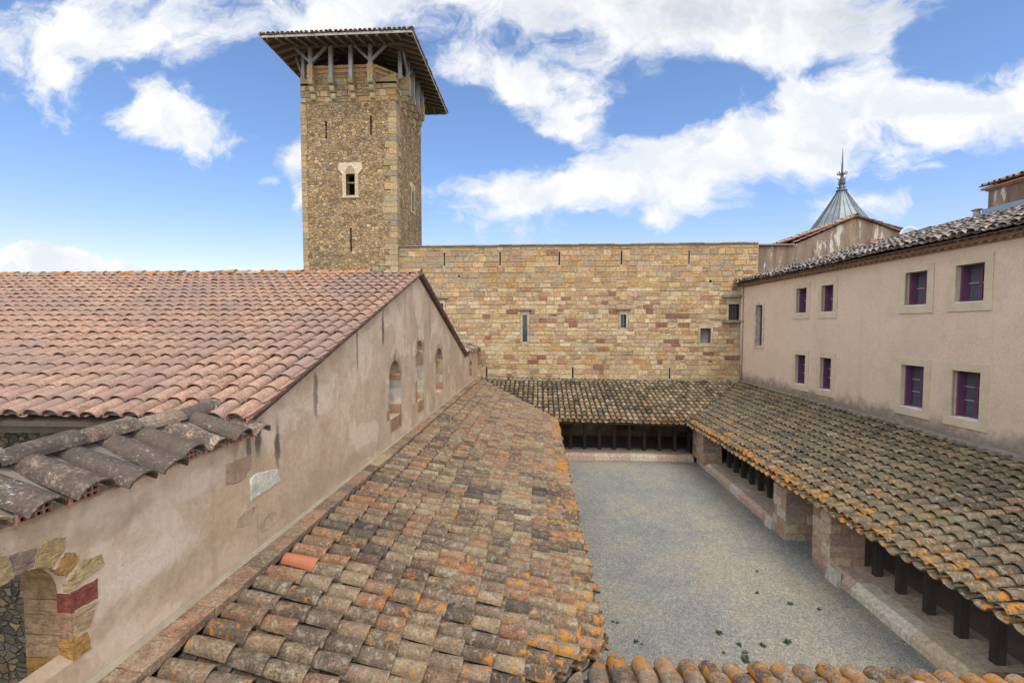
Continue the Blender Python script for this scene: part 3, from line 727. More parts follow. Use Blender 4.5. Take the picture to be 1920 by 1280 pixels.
def hip_side(c0, c1, base):
    mb = MB(); c0 = V(c0); c1 = V(c1); ap = V(AP)
    m_ = (c0+c1)/2; d = V((ap.x-m_.x, ap.y-m_.y, 0)); t_ = (c1-c0).normalized(); nd = V((-t_.y, t_.x, 0)); nd = nd if nd.dot(d) > 0 else -nd
    run = d.dot(nd); up = nd*run+V((0, 0, ap.z-EZ))
    off = V((0, 0, dt))
    n1 = V((c0.x-ap.x, c0.y-ap.y, 0)); n2 = V((c1.x-ap.x, c1.y-ap.y, 0))
    p1 = V((-n1.y, n1.x, 0)).normalized(); p1 = p1 if p1.dot(t_) < 0 else -p1
    p2 = V((-n2.y, n2.x, 0)).normalized(); p2 = p2 if p2.dot(t_) > 0 else -p2
    tile_roof(mb, c0+up+off, c1+up+off, c0+off, c1+off, .215, .33, r=.092, rp=.08, over=.06, cuts=[(ap, p1), (ap, p2)])
    return mb, [(tuple(ap), tuple(p1)), (tuple(ap), tuple(p2))]
rf = None
for i in range(4):
    mb, cl = hip_side(cs[i], cs[(i+1) % 4], i)
    mb.build('roof_tiles', M['tile_tower'], tower, cl)
hp = MB()
for c in cs: ridge_row(hp, (AP[0], AP[1], AP[2]+.06), (c[0], c[1], c[2]+.07), .36, .11)
hp.build('hip_tiles', M['tile_tower'], tower)
fa = MB()
for i in range(4):
    a, b = V(cs[i]), V(cs[(i+1) % 4]); fa.bar(a+V((0, 0, .0)), b+V((0, 0, .0)), .03, .10)
fa.build('eave_board', M['rafter_tip'], tower)
for i in range(4):
    a, b = V(cs[i]), V(cs[(i+1) % 4]); t_ = (b-a).normalized(); L = (b-a).length; inn = V((-t_.y, t_.x, 0)); ap = V(AP)
    if inn.dot(ap-a) < 0: inn = -inn
    sl = (AP[2]-EZ)/((ap-a).dot(inn)); n = int(L/.43)
    for k in range(n):
        s_ = (k+.5)*L/n; q = a+t_*s_; run = min(2.2, min(s_, L-s_)*.95+.12)
        p0 = q+inn*.03+V((0, 0, -.055)); p1 = q+inn*run+V((0, 0, -.055+sl*run))
        MB().bar(p0, p1, .085, .10).build('rafter', M['rafter'], tower)

# ------------------------------------------------------------------ barn with the plaster gable
barn = thing('barn', 'long low building with pinkish clay tile roof and tall plaster gable wall', 'building', (-9, 12, ZG))
AY, AZ = 11.18, 1.27
FY, FZ = 4.58, -.90
BY, BZ = 18.3, -1.15
gw = MB()
niches = [(8.86, 9.58, -1.80, -.98, .33), (10.92, 11.50, -1.78, -.58, .29), (12.98, 13.82, -1.86, -.98, .40), (19.40, 20.05, -2.08, -1.62, .20)]
nl = [arch_loop(a, b, c, d, r_) for a, b, c, d, r_ in niches]
slots = [[(7.05, -.62), (7.13, -.62), (7.11, .12), (7.07, .12)]]
holed_wall(gw, [(FY, ZG), (22.0, ZG), (22.0, -1.02), (BY, -1.02), (BY, BZ+.0), (AY, AZ), (FY, FZ)], nl, lambda y, z: (XL, y, z), (1, 0, 0), .26)
gw.box((XL-.5, FY, ZG), (XL-.27, 22.0, BZ-.1))
gw.prism([(XL-.5, FY, BZ-.1), (XL-.5, BY, BZ-.1), (XL-.5, BY, BZ-.02), (XL-.5, AY, AZ-.06), (XL-.5, FY, FZ-.06)], (.23, 0, 0))
gw.build('gable_wall', M['plaster'], barn)
# a tail of wall between the barn and the curtain wall, capped with tiles
tc = MB(); tile_roof(tc, (XL-.45, BY+.05, -.80), (XL-.45, 22, -.80), (XL+.10, BY+.05, -1.02), (XL+.10, 22, -1.02), .26, .40, jit=1.6, over=.04); tc.build('wall_cap', M['tile_coping'], barn)
def pal_niche(x, z, rr): return jitc(rr.choice([(.44, .36, .25), (.40, .28, .18), (.34, .22, .15), (.48, .42, .32), (.38, .32, .25)]), rr, .12)
for i, (a, b, c, d, r_) in enumerate(niches):
    w = MB()
    # infill stones at the back of the niche
    w.add([(XL-.255, a-.02, c-.02), (XL-.255, b+.02, c-.02), (XL-.255, b+.02, d+r_+.02), (XL-.255, a-.02, d+r_+.02)], [(0, 1, 2, 3)], (.33, .26, .18))
    win = None
    blocks(w, a, b, c, d+r_*.5, lambda y, z: (XL-.25, y, z), (1, 0, 0), pal_niche, (.14, .28), (.22, .5), .016, .02, (), 70+i)
    win = w.build('blocked_window', M['surround'], barn)
    # lining stones on the far jamb and pale surround patches round the opening
    j = MB(); zz = c; rr = random.Random(90+i)
    while zz < d-.02:
        h = min(rr.uniform(.16, .34), d-zz); j.box((XL-.25, b-.012, zz+.004), (XL+.006, b+rr.uniform(.05, .10), zz+h-.004), jitc(rr.choice([(.50, .44, .34), (.42, .31, .20), (.38, .23, .16), (.55, .50, .41)]), rr))
        if i in (0, 1) or rr.random() < .55: j.box((XL-.1, a-rr.uniform(.07, .17), zz+.004), (XL+.005, a+.004, zz+h-.004), jitc(rr.choice([(.46, .37, .27), (.36, .22, .15), (.50, .43, .33)]), rr))
        zz += h
    k = 9
    for q in range(k):
        a0, a1 = math.pi*q/k, math.pi*(q+1)/k; cyy = (a+b)/2; hw = (b-a)/2
        e = .11+.03*rr.random()+(.16 if (i == 1 and q == 4) else 0)
        P = lambda an, ex, x: (x, cyy+(hw+ex)*math.cos(an), d+(r_+ex)*math.sin(an))
        cl = jitc((.55, .50, .42) if (i == 1 and q == 4) else rr.choice([(.42, .31, .22), (.38, .25, .18), (.46, .37, .27)] if i != 2 else [(.30, .22, .185), (.33, .25, .2)]), rr)
        j.hexa([P(a0+.01, 0, XL-.1), P(a0+.01, 0, XL+.005), P(a0+.01, e, XL+.005), P(a0+.01, e, XL-.1), P(a1-.01, 0, XL-.1), P(a1-.01, 0, XL+.005), P(a1-.01, e, XL+.005), P(a1-.01, e, XL-.1)], cl)
    if i in (0, 1): j.box((XL-.1, a+.05, c-.27), (XL+.006, b+.06, c-.004), jitc((.36, .22, .13), rr))
    j.build('surround', M['surround'], win)
# drip streak marks: narrow put-log scars left in the render
sc_ = MB()
for (y, z0, z1, w) in ((7.30, -.45, -.05, .02), (13.0, .2, .5, .02)):
    sc_.add([(XL+.003, y-w, z1), (XL+.003, y+w, z1), (XL+.003, y+w*.3, z0), (XL+.003, y-w*.3, z0)], [(0, 1, 2, 3)])
sc_.build('render_scar', plain('scar', (.26, .185, .13), .95, .3, 9), barn)
fwall = MB().box((-17, FY+.22, ZG), (XL-.52, FY+.5, FZ-.12)); fwall.build('front_wall', M['dark_rubble'], barn)
MB().box((-17, FY+.12, FZ-.24), (XL-.52, FY+.215, FZ-.02)).build('eave_course', M['mortar_dark'], barn)
bd = MB()
XB0, XB1 = -17.0, XL+.03
bd.prism([(XB0, FY-.17, FZ-.10), (XB0, AY, AZ-.05), (XB0, BY+.1, BZ-.06), (XB0, BY+.1, BZ-.02), (XB0, AY, AZ-.0), (XB0, FY-.17, FZ-.055)], (XL+.004-XB0, 0, 0)); bd.build('roof_deck', M['deck'], barn)
def pal_barn(t, p):
    # newer, cleaner rows near the front eave and along the gable edge
    k = np.clip((p[:, 1]-4.5)/3.0, 0, 1); t[:, 1] *= .6; return t
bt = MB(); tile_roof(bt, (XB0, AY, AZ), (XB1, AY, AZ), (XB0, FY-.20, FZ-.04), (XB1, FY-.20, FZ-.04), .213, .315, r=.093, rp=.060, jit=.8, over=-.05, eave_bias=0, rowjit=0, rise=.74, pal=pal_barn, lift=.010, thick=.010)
plug = MB(); npl = int(round((XB1-XB0)/.213))
for k in range(npl):
    xc = XB0+(XB1-XB0)*(k+.5)/npl
    plug.prism([(xc+.09*math.cos(math.pi*j/8), FY-.175, FZ+.022+.060*math.sin(math.pi*j/8)) for j in range(9)], (0, .10, 0))
plug.build('eave_mortar', M['mortar_dark'], barn)
bt.build('roof_tiles', M['tile_barn'], barn)
bt = MB(); tile_roof(bt, (XB0, AY, AZ), (XB1, AY, AZ), (XB0, BY+.12, BZ), (XB1, BY+.12, BZ), .213, .30, r=.090, rp=.075, jit=.35, over=.0, eave_bias=0, rowjit=0, rise=.72)
bt.build('roof_tiles', M['tile_barn'], barn)
rg = MB(); ridge_row(rg, (XB0, AY, AZ+.03), (XB1+.02, AY, AZ+.03), .34, .115, 1.2, 1.4); rg.build('ridge_tiles', M['tile_ridge'], barn)
# flat verge tiles along the rake
vg = MB(); rr = random.Random(3); n = 23
for k in range(n):
    f0, f1 = k/n, (k+1.12)/n
    y0, z0 = FY-.20+(AY-FY+.20)*f0, FZ-.04+(AZ-FZ+.04)*f0; y1, z1 = FY-.20+(AY-FY+.20)*f1, FZ-.04+(AZ-FZ+.04)*f1
    lift = .02
    vg.hexa([(XB1-.13, y0, z0+.075+lift), (XB1+.02, y0, z0+.035+lift), (XB1+.02, y1, z1+.022), (XB1-.13, y1, z1+.062), (XB1-.13, y0, z0+.09+lift), (XB1+.022, y0, z0+.05+lift), (XB1+.022, y1, z1+.037), (XB1-.13, y1, z1+.077)], tuple([rr.random(), .2, .1]))
    vg.hexa([(XB1+.005, y0, z0+.015), (XB1+.02, y0, z0+.015), (XB1+.02, y1, z1+.0), (XB1+.005, y1, z1+.0), (XB1+.005, y0, z0+.05+lift), (XB1+.0205, y0, z0+.05+lift), (XB1+.0205, y1, z1+.037), (XB1+.005, y1, z1+.037)], tuple([rr.random(), .2, .1]))
vg.build('verge_tiles', M['tile_barn'], barn)

# ------------------------------------------------------------------ near left wall with big coping tiles and an arched opening
cw = thing('courtyard_wall', 'low plaster wall with large blackened coping tiles and a stone arched opening', 'wall', (XL-.2, 2.3, ZG))
ZC = -1.09
w = MB()
arch = arch_loop(2.125, 2.657, -2.60, -1.645, .265, 16)
holed_wall(w, [(-1.5, ZG), (FY-.004, ZG), (FY-.004, ZC), (-1.5, ZC)], [arch], lambda y, z: (XL, y, z), (1, 0, 0), .085, back=.30)
w.build('wall', M['plaster'], cw)
def stone_patch(mb, loop, t, c, depth=.02, rough=.006, seed=1):
    """a flat stone of uneven outline let into the wall face"""
    rj = random.Random(seed); fine = []
    for i in range(len(loop)):
        (ya, za), (yb, zb) = loop[i], loop[(i+1) % len(loop)]
        for q in range(5):
            k = rough if q else rough*.5
            fine.append((ya+(yb-ya)*q/5+rj.uniform(-k, k), za+(zb-za)*q/5+rj.uniform(-k, k)))
    cy_ = sum(p[0] for p in fine)/len(fine); cz_ = sum(p[1] for p in fine)/len(fine); n = len(fine)
    inner = [(XL+t, cy_+(y-cy_)*.93, cz_+(z-cz_)*.93) for y, z in fine]; rim = [(XL+t*.25, y, z) for y, z in fine]; bk = [(XL-depth, y, z) for y, z in fine]
    mb.add(inner+rim+bk, [list(range(n))]+[(i, (i+1) % n, n+(i+1) % n, n+i) for i in range(n)]+[(n+i, n+(i+1) % n, 2*n+(i+1) % n, 2*n+i) for i in range(n)], c)
js = MB(); rr = random.Random(14)
ring = [([(2.262, -1.224), (2.336, -1.25), (2.359, -1.386), (2.254, -1.409)], (.47, .385, .225)), ([(2.342, -1.253), (2.477, -1.273), (2.458, -1.378), (2.363, -1.384)], (.30, .24, .205)),
        ([(2.492, -1.268), (2.529, -1.25), (2.648, -1.284), (2.633, -1.368), (2.556, -1.437), (2.515, -1.412), (2.465, -1.388)], (.47, .375, .20)), ([(2.64, -1.381), (2.693, -1.406), (2.732, -1.469), (2.634, -1.538), (2.574, -1.458)], (.43, .28, .12)),
        ([(2.741, -1.474), (2.871, -1.508), (2.892, -1.582), (2.659, -1.644), (2.645, -1.56)], (.48, .395, .23)), ([(2.841, -1.651), (2.836, -1.784), (2.659, -1.771), (2.659, -1.652)], (.25, .088, .075)),
        ([(2.835, -1.801), (2.779, -1.937), (2.659, -1.936), (2.659, -1.777)], (.49, .38, .245)), ([(2.759, -1.965), (2.781, -2.091), (2.659, -2.084), (2.659, -1.942)], (.43, .275, .10)),
        ([(2.25, -1.23), (2.13, -1.27), (2.19, -1.45), (2.245, -1.41)], (.42, .33, .2)), ([(2.11, -1.28), (1.95, -1.45), (2.13, -1.6), (2.18, -1.46)], (.45, .35, .22)), ([(1.94, -1.5), (1.93, -1.75), (2.123, -1.75), (2.123, -1.62)], (.40, .3, .2)), ([(1.97, -1.76), (1.95, -2.08), (2.123, -2.08), (2.123, -1.76)], (.44, .33, .2))]
for i, (lp, c) in enumerate(ring): stone_patch(js, lp, .007, c, .04, .006, 40+i)
# the outer reveal keeps the colour of each stone
for z0, z1, c in ((-1.775, -1.652, (.25, .088, .075)), (-1.938, -1.778, (.38, .26, .19)), (-2.086, -1.941, (.42, .265, .09))): js.box((XL-.088, 2.6545, z0), (XL+.0062, 2.675, z1), c)
zz = -2.62
for h, c in ((.22, (.33, .26, .17)), (.20, (.35, .27, .18)), (.12, (.40, .25, .09)), (.15, (.40, .31, .20)), (.13, (.37, .275, .18)), (.10, (.38, .28, .19)), (.10, (.36, .265, .17))):
    js.box((XL-.325, 2.668, zz+.003), (XL-.089, 2.80, zz+h-.003), c); js.box((XL-.325, 1.98, zz+.003), (XL-.089, 2.114, zz+h-.003), c); zz += h
for k in range(10):
    a0, a1 = math.pi*k/10+.006, math.pi*(k+1)/10-.006
    P = lambda an, r_, x: (x, 2.391+r_*math.cos(an), -1.645+r_*math.sin(an))
    js.hexa([P(a0, .277, XL-.325), P(a0, .277, XL-.088), P(a0, .40, XL-.088), P(a0, .40, XL-.325), P(a1, .277, XL-.325), P(a1, .277, XL-.088), P(a1, .40, XL-.088), P(a1, .40, XL-.325)], jitc((.37, .275, .16), rr))
js.build('arch_surround', M['tooled'], cw)
sl_ = MB().hexa([(XL-.088, 2.10, -2.62), (XL+.004, 2.10, -2.62), (XL+.004, 2.672, -2.62), (XL-.088, 2.672, -2.62), (XL-.088, 2.10, -2.045), (XL+.004, 2.10, -2.085), (XL+.004, 2.672, -2.085), (XL-.088, 2.672, -2.045)])
sl_.build('sill', M['plaster'], cw)
es = MB()
stone_patch(es, [(4.111, -1.27), (4.359, -1.268), (4.50, -1.29), (4.48, -1.44), (4.332, -1.498), (4.095, -1.48)], .006, (.38, .265, .19), .02, .016, 3)
stone_patch(es, [(4.47, -1.525), (4.50, -1.51), (4.576, -1.498), (4.573, -1.74), (4.469, -1.75)], .011, (.62, .60, .51), .02, .008, 4)
stone_patch(es, [(4.21, -1.93), (4.247, -1.84), (4.40, -1.81), (4.57, -1.83), (4.44, -1.97)], .004, (.46, .34, .245), .02, .014, 5)
es.build('exposed_stone', M['surround'], cw)
es = MB()
stone_patch(es, [(4.584, -1.496), (4.96, -1.575), (5.013, -1.718), (4.732, -1.739), (4.584, -1.742)], .011, (.62, .60, .51), .02, .008, 6)
es.build('exposed_stone', M['surround'], barn); es = MB()
stone_patch(es, [(4.584, -2.02), (4.75, -2.0), (4.897, -2.01), (4.913, -2.16), (4.60, -2.16)], .004, (.44, .335, .235), .02, .014, 7)
es.build('exposed_stone', M['surround'], barn)
def pal_cop(t, p): t[:, 1] = .35+.6*t[:, 1]; return t
ct = MB()
rr = random.Random(21)
# coping: tiles run outwards over the wall face, a rougher slope runs the other way
tile_roof(ct, (XL-.40, -1.5, -.90), (XL-.40, 4.62, -.90), (XL+.12, -1.5, -1.115), (XL+.12, 4.62, -1.115), .285, .60, r=.118, rp=.12, jit=1.3, pan=False, over=.0, eave_bias=.0, rise=.80, thick=.016, pal=pal_cop)
ct.build('coping_tiles', M['tile_coping'], cw)
ct = MB(); tile_roof(ct, (XL-.40, -1.5, -.86), (XL-.40, 4.55, -.86), (XL-.85, -1.5, -1.03), (XL-.85, 4.55, -1.03), .285, .45, r=.128, rp=.12, jit=1.8, over=.0, eave_bias=.0, rise=.72, thick=.016)
ct.build('coping_tiles', M['tile_coping'], cw)
rg = MB(); ridge_row(rg, (XL-.42, -1.5, -.855), (XL-.42, 4.5, -.855), .46, .115, 2.0, .0, .02); rg.build('ridge_tiles', M['tile_coping'], cw)
cm = MB(); cm.prism([(XL-.85, -1.5, -1.09), (XL+.034, -1.5, -1.078), (XL+.040, -1.5, -1.036), (XL-.42, -1.5, -.822), (XL-.80, -1.5, -1.05)], (0, 6.08, 0)); cm.build('coping_mortar', M['mortar_dark'], cw)
# hollow bricks closing the tile ends
pb = MB(); vb = MB()
ntile = int(round(6.12/.285))
for k in range(ntile):
    yc = -1.5+6.12*(k+.5)/ntile
    x = XL+.062
    vb.box((XL+.036, yc-.085, -1.07), (XL+.0415, yc+.085, -.995))  # dark plate standing in for the shade inside the brick holes
    for (z0, z1) in ((-1.085, -1.070), (-1.046, -1.036), (-1.012, -1.003)): hw = .098*math.sqrt(max(.1, 1-((z0+1.085)/.115)**2)); pb.box((x-.02, yc-hw, z0), (x, yc+hw, z1))
    for q in (-2, -1, 0, 1, 2): hh = -1.085+.108*math.sqrt(max(.05, 1-(q/2.6)**2)); pb.box((x-.019, yc+q*.043-.006, -1.085), (x-.001, yc+q*.043+.006, hh))
pb.build('hollow_brick', M['terracotta'], cw)
MB().box((XL-.05, -1.5, -1.092), (XL+.033, FY, -1.075)).build('brick_ledge', M['cornice'], cw)
vb.build('brick_hole_shade', M['void'], cw)
# rubble seen through the arch
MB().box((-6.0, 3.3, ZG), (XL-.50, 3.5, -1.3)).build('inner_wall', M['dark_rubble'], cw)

# ------------------------------------------------------------------ galleries round the courtyard
def deck(mb, P, z=-.05, t=.05):
    """P: four roof corners; a board deck under the tiles"""
    a = [(x, y, zz+z) for x, y, zz in P]; b = [(x, y, zz+z+t-.008) for x, y, zz in P]
    return mb.hexa(a+b)
def vert_cut(p, q, inside):
    """vertical clip plane through p,q keeping the side of inside"""
    d = V((q[0]-p[0], q[1]-p[1], 0)); n = V((-d.y, d.x, 0)).normalized()
    if n.dot(V((inside[0]-p[0], inside[1]-p[1], 0))) > 0: n = -n
    return (p, tuple(n))
left = thing('cloister_gallery', 'roofed gallery with buff and terracotta tiles sloping down from the plaster gable wall', 'gallery', (XL+1.7, 12, ZG), 'galleries around the courtyard')
back = thing('cloister_gallery', 'roofed gallery of yellowish bobbly tiles on dark posts below the high stone wall', 'gallery', (3, 20, ZG), 'galleries around the courtyard')
right = thing('cloister_gallery', 'roofed gallery with grey-brown lichened tiles, dark posts and stone piers beside the pink house', 'gallery', (8, 12, ZG), 'galleries around the courtyard')
near = thing('cloister_gallery', 'roofed gallery whose orange-lichened tile ends cross the bottom edge of the view', 'gallery', (3, 2.5, ZG), 'galleries around the courtyard')
mid_c = (3, 11)
cNW = vert_cut(BL, NW, (XL+1, 12)); cSW = vert_cut(BLn, SW, (XL+1, 12))
def ext(a, b, k): return tuple(a[i]+(b[i]-a[i])*k for i in range(3))
# left
mb = MB()
A0 = (XL+.20, 23.0, -2.50); A1 = (XL+.20, -.5, -2.50); E0 = ext(SW, NW, 1.45); E1 = ext(NW, SW, 1.43)
E0 = (E0[0], 23.0, E0[2]); E1 = (E1[0], -.5, E1[2])
def pal_left(t, p):
    d = (p[:, 0]-XL-.52)**2+(p[:, 1]-4.62)**2
    t[:, 0] = np.clip(t[:, 0], 0, .97)
    k = np.argmin(d+(t[:, 0] < .3)*3); t[k, 0] = 1.0; t[k, 1] = 0; t[k, 2] = 0
    far = np.clip((p[:, 1]-8)/6, 0, 1); t[:, 1] *= (1-.35*far)
    return t
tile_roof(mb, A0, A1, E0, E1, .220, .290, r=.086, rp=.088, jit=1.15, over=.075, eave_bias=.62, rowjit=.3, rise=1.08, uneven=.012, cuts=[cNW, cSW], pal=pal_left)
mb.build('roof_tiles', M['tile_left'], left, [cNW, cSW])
deck(MB(), [(XL, 22, -2.52), (XL, .55, -2.52), (SW[0]-.06, SW[1], SW[2]-.02), (NW[0]-.06, NW[1], NW[2]-.02)]).build('roof_deck', M['deck'], left)
fl = MB(); y = .4; rr = random.Random(8)
while y < 21.95:
    L = rr.uniform(.27, .40); y1 = min(y+L, 21.95); j = rr.uniform(-.008, .008)
    fl.hexa([(XL, y+.004, -2.36), (XL+.205+j, y+.004, -2.425), (XL+.205+j, y1-.004, -2.425), (XL, y1-.004, -2.36), (XL, y+.004, -2.315), (XL+.215+j, y+.004, -2.345+j*.5), (XL+.215+j, y1-.004, -2.345-j*.5), (XL, y1-.004, -2.315)], (rr.random(), rr.random()*.8, rr.random()*.25)); y = y1
fl.build('flashing_tiles', M['flash'], left)
fb = MB(); fb.prism([(XL-.01, .4, -2.33), (XL+.028, .4, -2.318), (XL+.016, .4, -2.295), (XL+.004, .4, -2.275)], (0, 21.5, 0)); fb.build('mortar_bead', M['mortar_wall'], left)
MB().box((XL+2.1, 4.3, ZG), (XL+3.1, 18.2, ZK)).build('bench', M['dressed'], left)
y = 5.3
while y < 18.4:
    MB().bar((-.05, y, ZK), (-.05, y, -3.36), .13).build('post', M['post'], left); y += .9
# back
cBL = vert_cut(BL, NW, (3, 20)); cBR = vert_cut(BR, NE_, (3, 20))
mb = MB()
A0 = (XL-.3, 21.97, -2.44); A1 = (9.7, 21.97, -2.53); dE = (NE_[0]-NW[0])
E0 = ext(NE_, NW, (NE_[0]-XL+.3)/dE); E1 = ext(NW, NE_, (9.7-NW[0])/dE)
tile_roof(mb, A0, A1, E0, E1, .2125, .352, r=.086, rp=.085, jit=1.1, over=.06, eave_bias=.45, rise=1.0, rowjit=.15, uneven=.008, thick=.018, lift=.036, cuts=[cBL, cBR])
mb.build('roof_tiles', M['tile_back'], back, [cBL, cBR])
deck(MB(), [(XL, 21.97, -2.46), (9.36, 21.97, -2.55), (NE_[0], NE_[1]+.06, NE_[2]-.02), (NW[0], NW[1]+.06, NW[2]-.02)]).build('roof_deck', M['deck'], back)
fb = MB(); fb.prism([(XL, 21.98, -2.50), (XL, 21.76, -2.44), (XL, 21.80, -2.385), (XL, 21.98, -2.33)], (12.25, 0, -.10)); fb.build('mortar_fillet', M['mortar_dark'], back)
def pal_bench(x, z, rr): return jitc(rr.choice([(.64, .52, .41), (.60, .48, .36), (.57, .42, .33), (.68, .59, .49), (.56, .42, .35), (.60, .51, .39)]), rr, .1)
def bench_run(mb, P, Q, inward, width, seed, cham=.10):
    """stone bench from P to Q (gravel edge, plan), body lies towards inward"""
    P = V((P[0], P[1], 0)); Q = V((Q[0], Q[1], 0)); L = (Q-P).length; t_ = (Q-P)/L; n = V((inward[0], inward[1], 0)); rr = random.Random(seed); s_ = 0
    while s_ < L-.01:
        w_ = min(rr.uniform(.45, .95), L-s_);
        if L-s_-w_ < .25: w_ = L-s_
        a = P+t_*(s_+.004); b = P+t_*(s_+w_-.004); j = rr.uniform(-.012, .012); jz = rr.uniform(-.008, .008)
        prof = [(j, ZG-.08), (j, ZK-cham*.9+jz), (cham+j*.6, ZK+jz), (width*.38, ZK+jz), (width*.38, ZG-.08)]
        mb.prism([a+n*u+V((0, 0, z)) for u, z in prof], b-a, pal_bench(0, 0, rr)); s_ += w_
    s_ = 0
    while s_ < L-.01:                                    # paving slabs of the seat behind the kerb stones
        w_ = min(rr.uniform(.8, 1.5), L-s_); a = P+t_*(s_+.003); b = P+t_*(s_+w_-.003); jz = rr.uniform(-.006, .004)
        mb.prism([a+n*u+V((0, 0, z)) for u, z in ((width*.38+.004, ZG-.08), (width*.38+.004, ZK-.006+jz), (width, ZK-.006+jz), (width, ZG-.08))], b-a, jitc((.57, .47, .38), rr, .08)); s_ += w_
    return mb
mb = MB(); bench_run(mb, (-.2, 17.94), (5.92, 17.86), (0, 1), 1.0, 44); mb.build('bench', M['dressed'], back)
for x in (-.48, .11, .70, 1.29, 1.86, 2.44, 3.02, 3.61, 4.20, 4.79, 5.38, 5.93):
    y = 18.66-.022*x
    MB().bar((x, y, ZK-.01), (x, y, -3.40), .125, .125, (1, 0, 0)).build('post', M['post'], back)
MB().bar((-1, 18.68, -3.38), (6.6, 18.52, -3.42), .16, .16).build('beam', M['post'], back)
for k in range(15):
    x = -1.6+k*.58
    MB().bar((x, 17.55, -3.60), (x, 21.9, -2.64), .08, .11).build('rafter', M['post'], back)
# right
cRB = vert_cut(BR, NE_, (8, 12)); cRN = vert_cut(BRn, SE, (8, 12))
mb = MB()
k0, k1 = (23.2-SE[1])/(NE_[1]-SE[1]), (-.6-SE[1])/(NE_[1]-SE[1])
E0, E1 = ext(SE, NE_, k0), ext(SE, NE_, k1)
kb = lambda y: (9.36+.0448*(22-y)-.05, y, -2.54-.0155*(22-y))
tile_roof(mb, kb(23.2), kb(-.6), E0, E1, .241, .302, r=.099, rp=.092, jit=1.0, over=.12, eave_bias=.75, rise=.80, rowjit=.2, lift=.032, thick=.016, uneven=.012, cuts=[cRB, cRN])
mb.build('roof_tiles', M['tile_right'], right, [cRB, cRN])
ky = kb(.9)
deck(MB(), [(9.34, 22, -2.56), (NE_[0]+.06, NE_[1], NE_[2]-.02), (SE[0]+.06, SE[1], SE[2]-.02), (ky[0]+.03, .9, ky[2]-.03)]).build('roof_deck', M['deck'], right)
def rwp(s, z, d=0.0):   # house wall frame: s along the wall from the far corner, d outwards
    T_ = (.0447749, -.998997); return (9.356+T_[0]*s-.998997*d, 22.0+T_[1]*s-.0447749*d, z)
fb = MB()
prof = [(-.0, -.12), (.16, -.09), (.15, -.02), (.02, .06)]
fb.add([rwp(0, -2.46+b, a) for a, b in prof]+[rwp(20, -2.46-.0155*20+b, a) for a, b in prof], [(0, 1, 5, 4), (1, 2, 6, 5), (2, 3, 7, 6), (3, 0, 4, 7), (0, 1, 2, 3), (4, 5, 6, 7)]); fb.build('mortar_fillet', M['mortar_dark'], right)
mb = MB(); bench_run(mb, (6.02, 17.85), (5.945, 11.80), (1, 0), 1.02, 46); mb.build('bench', M['dressed'], right); mb = MB(); bench_run(mb, (5.97, 9.68), (6.0, 6.75), (1, 0), 1.02, 47, .13); mb.build('bench', M['dressed'], right)
def pal_pier(x, z, rr): return jitc(rr.choice([(.52, .42, .32), (.47, .345, .26), (.56, .48, .38), (.44, .32, .22), (.36, .275, .235), (.54, .44, .30)]), rr, .1)
def pier(x0, x1, y0, y1, z0, z1, seed):
    mb = MB(); mb.box((x0+.012, y0+.012, z0), (x1-.012, y1-.012, z1), (.33, .27, .2))
    blocks(mb, y0, y1, z0, z1, lambda y, z: (x0+.012, y, z), (-1, 0, 0), pal_pier, (.20, .27), (.22, .5), .006, .014, (), seed)
    blocks(mb, x0, x1, z0, z1, lambda x, z: (x, y0+.012, z), (0, -1, 0), pal_pier, (.20, .27), (.22, .5), .006, .014, (), seed+1)
    blocks(mb, x0, x1, z0, z1, lambda x, z: (x, y1-.012, z), (0, 1, 0), pal_pier, (.20, .27), (.22, .5), .006, .014, (), seed+2)
    # spur stone at the foot
    return mb
pier(5.90, 6.58, 16.85, 17.95, ZK-.005, -3.64, 51).build('pier', M['dressed'], right)
pier(5.93, 6.60, 11.32, 11.90, ZG-.05, -3.66, 54).build('pier', M['dressed'], right)
pier(5.95, 6.66, 9.66, 10.26, ZG-.05, -3.68, 57).build('pier', M['dressed'], right)
for (y0, y1) in ((11.90, 12.22), (9.28, 9.66)):
    MB().hexa([(5.86, y0, ZG-.05), (5.95, y0, ZG-.05), (5.95, y1, ZG-.05), (5.86, y1, ZG-.05), (5.93, y0, ZK+.03), (5.96, y0, ZK+.03), (5.96, y1, ZK+.03), (5.93, y1, ZK+.03)], (.55, .52, .46)).build('spur_stone', M['dressed'], right)
for y in (16.42, 15.86, 15.28, 14.70, 14.12, 13.54, 12.96, 12.38, 9.32, 8.72, 8.10, 7.50, 6.92, 6.33, 5.73):
    x = 6.66; zz = ZK-.01 if y > 6.8 else ZK-.01
    MB().bar((x, y, ZK-.01), (x, y, -3.56), .135, .115, (0, 1, 0)).build('post', M['post'], right)
mb = MB(); mb.box((6.0, 4.2, ZG-.03), (7.02, 6.73, ZK-.10), (.30, .22, .17)); mb.box((6.36, 4.2, ZK-.1), (7.02, 6.735, ZK-.012), (.33, .25, .2)); mb.build('step', M['dressed'], right)
MB().bar((6.66, 4.5, -3.58), (6.62, 17.9, -3.54), .16, .16).build('beam', M['post'], right)
for k in range(24):
    y = 5.2+k*.58
    MB().bar((5.98, y, -3.70), (9.4, y, -2.80), .08, .11).build('rafter', M['post'], right)
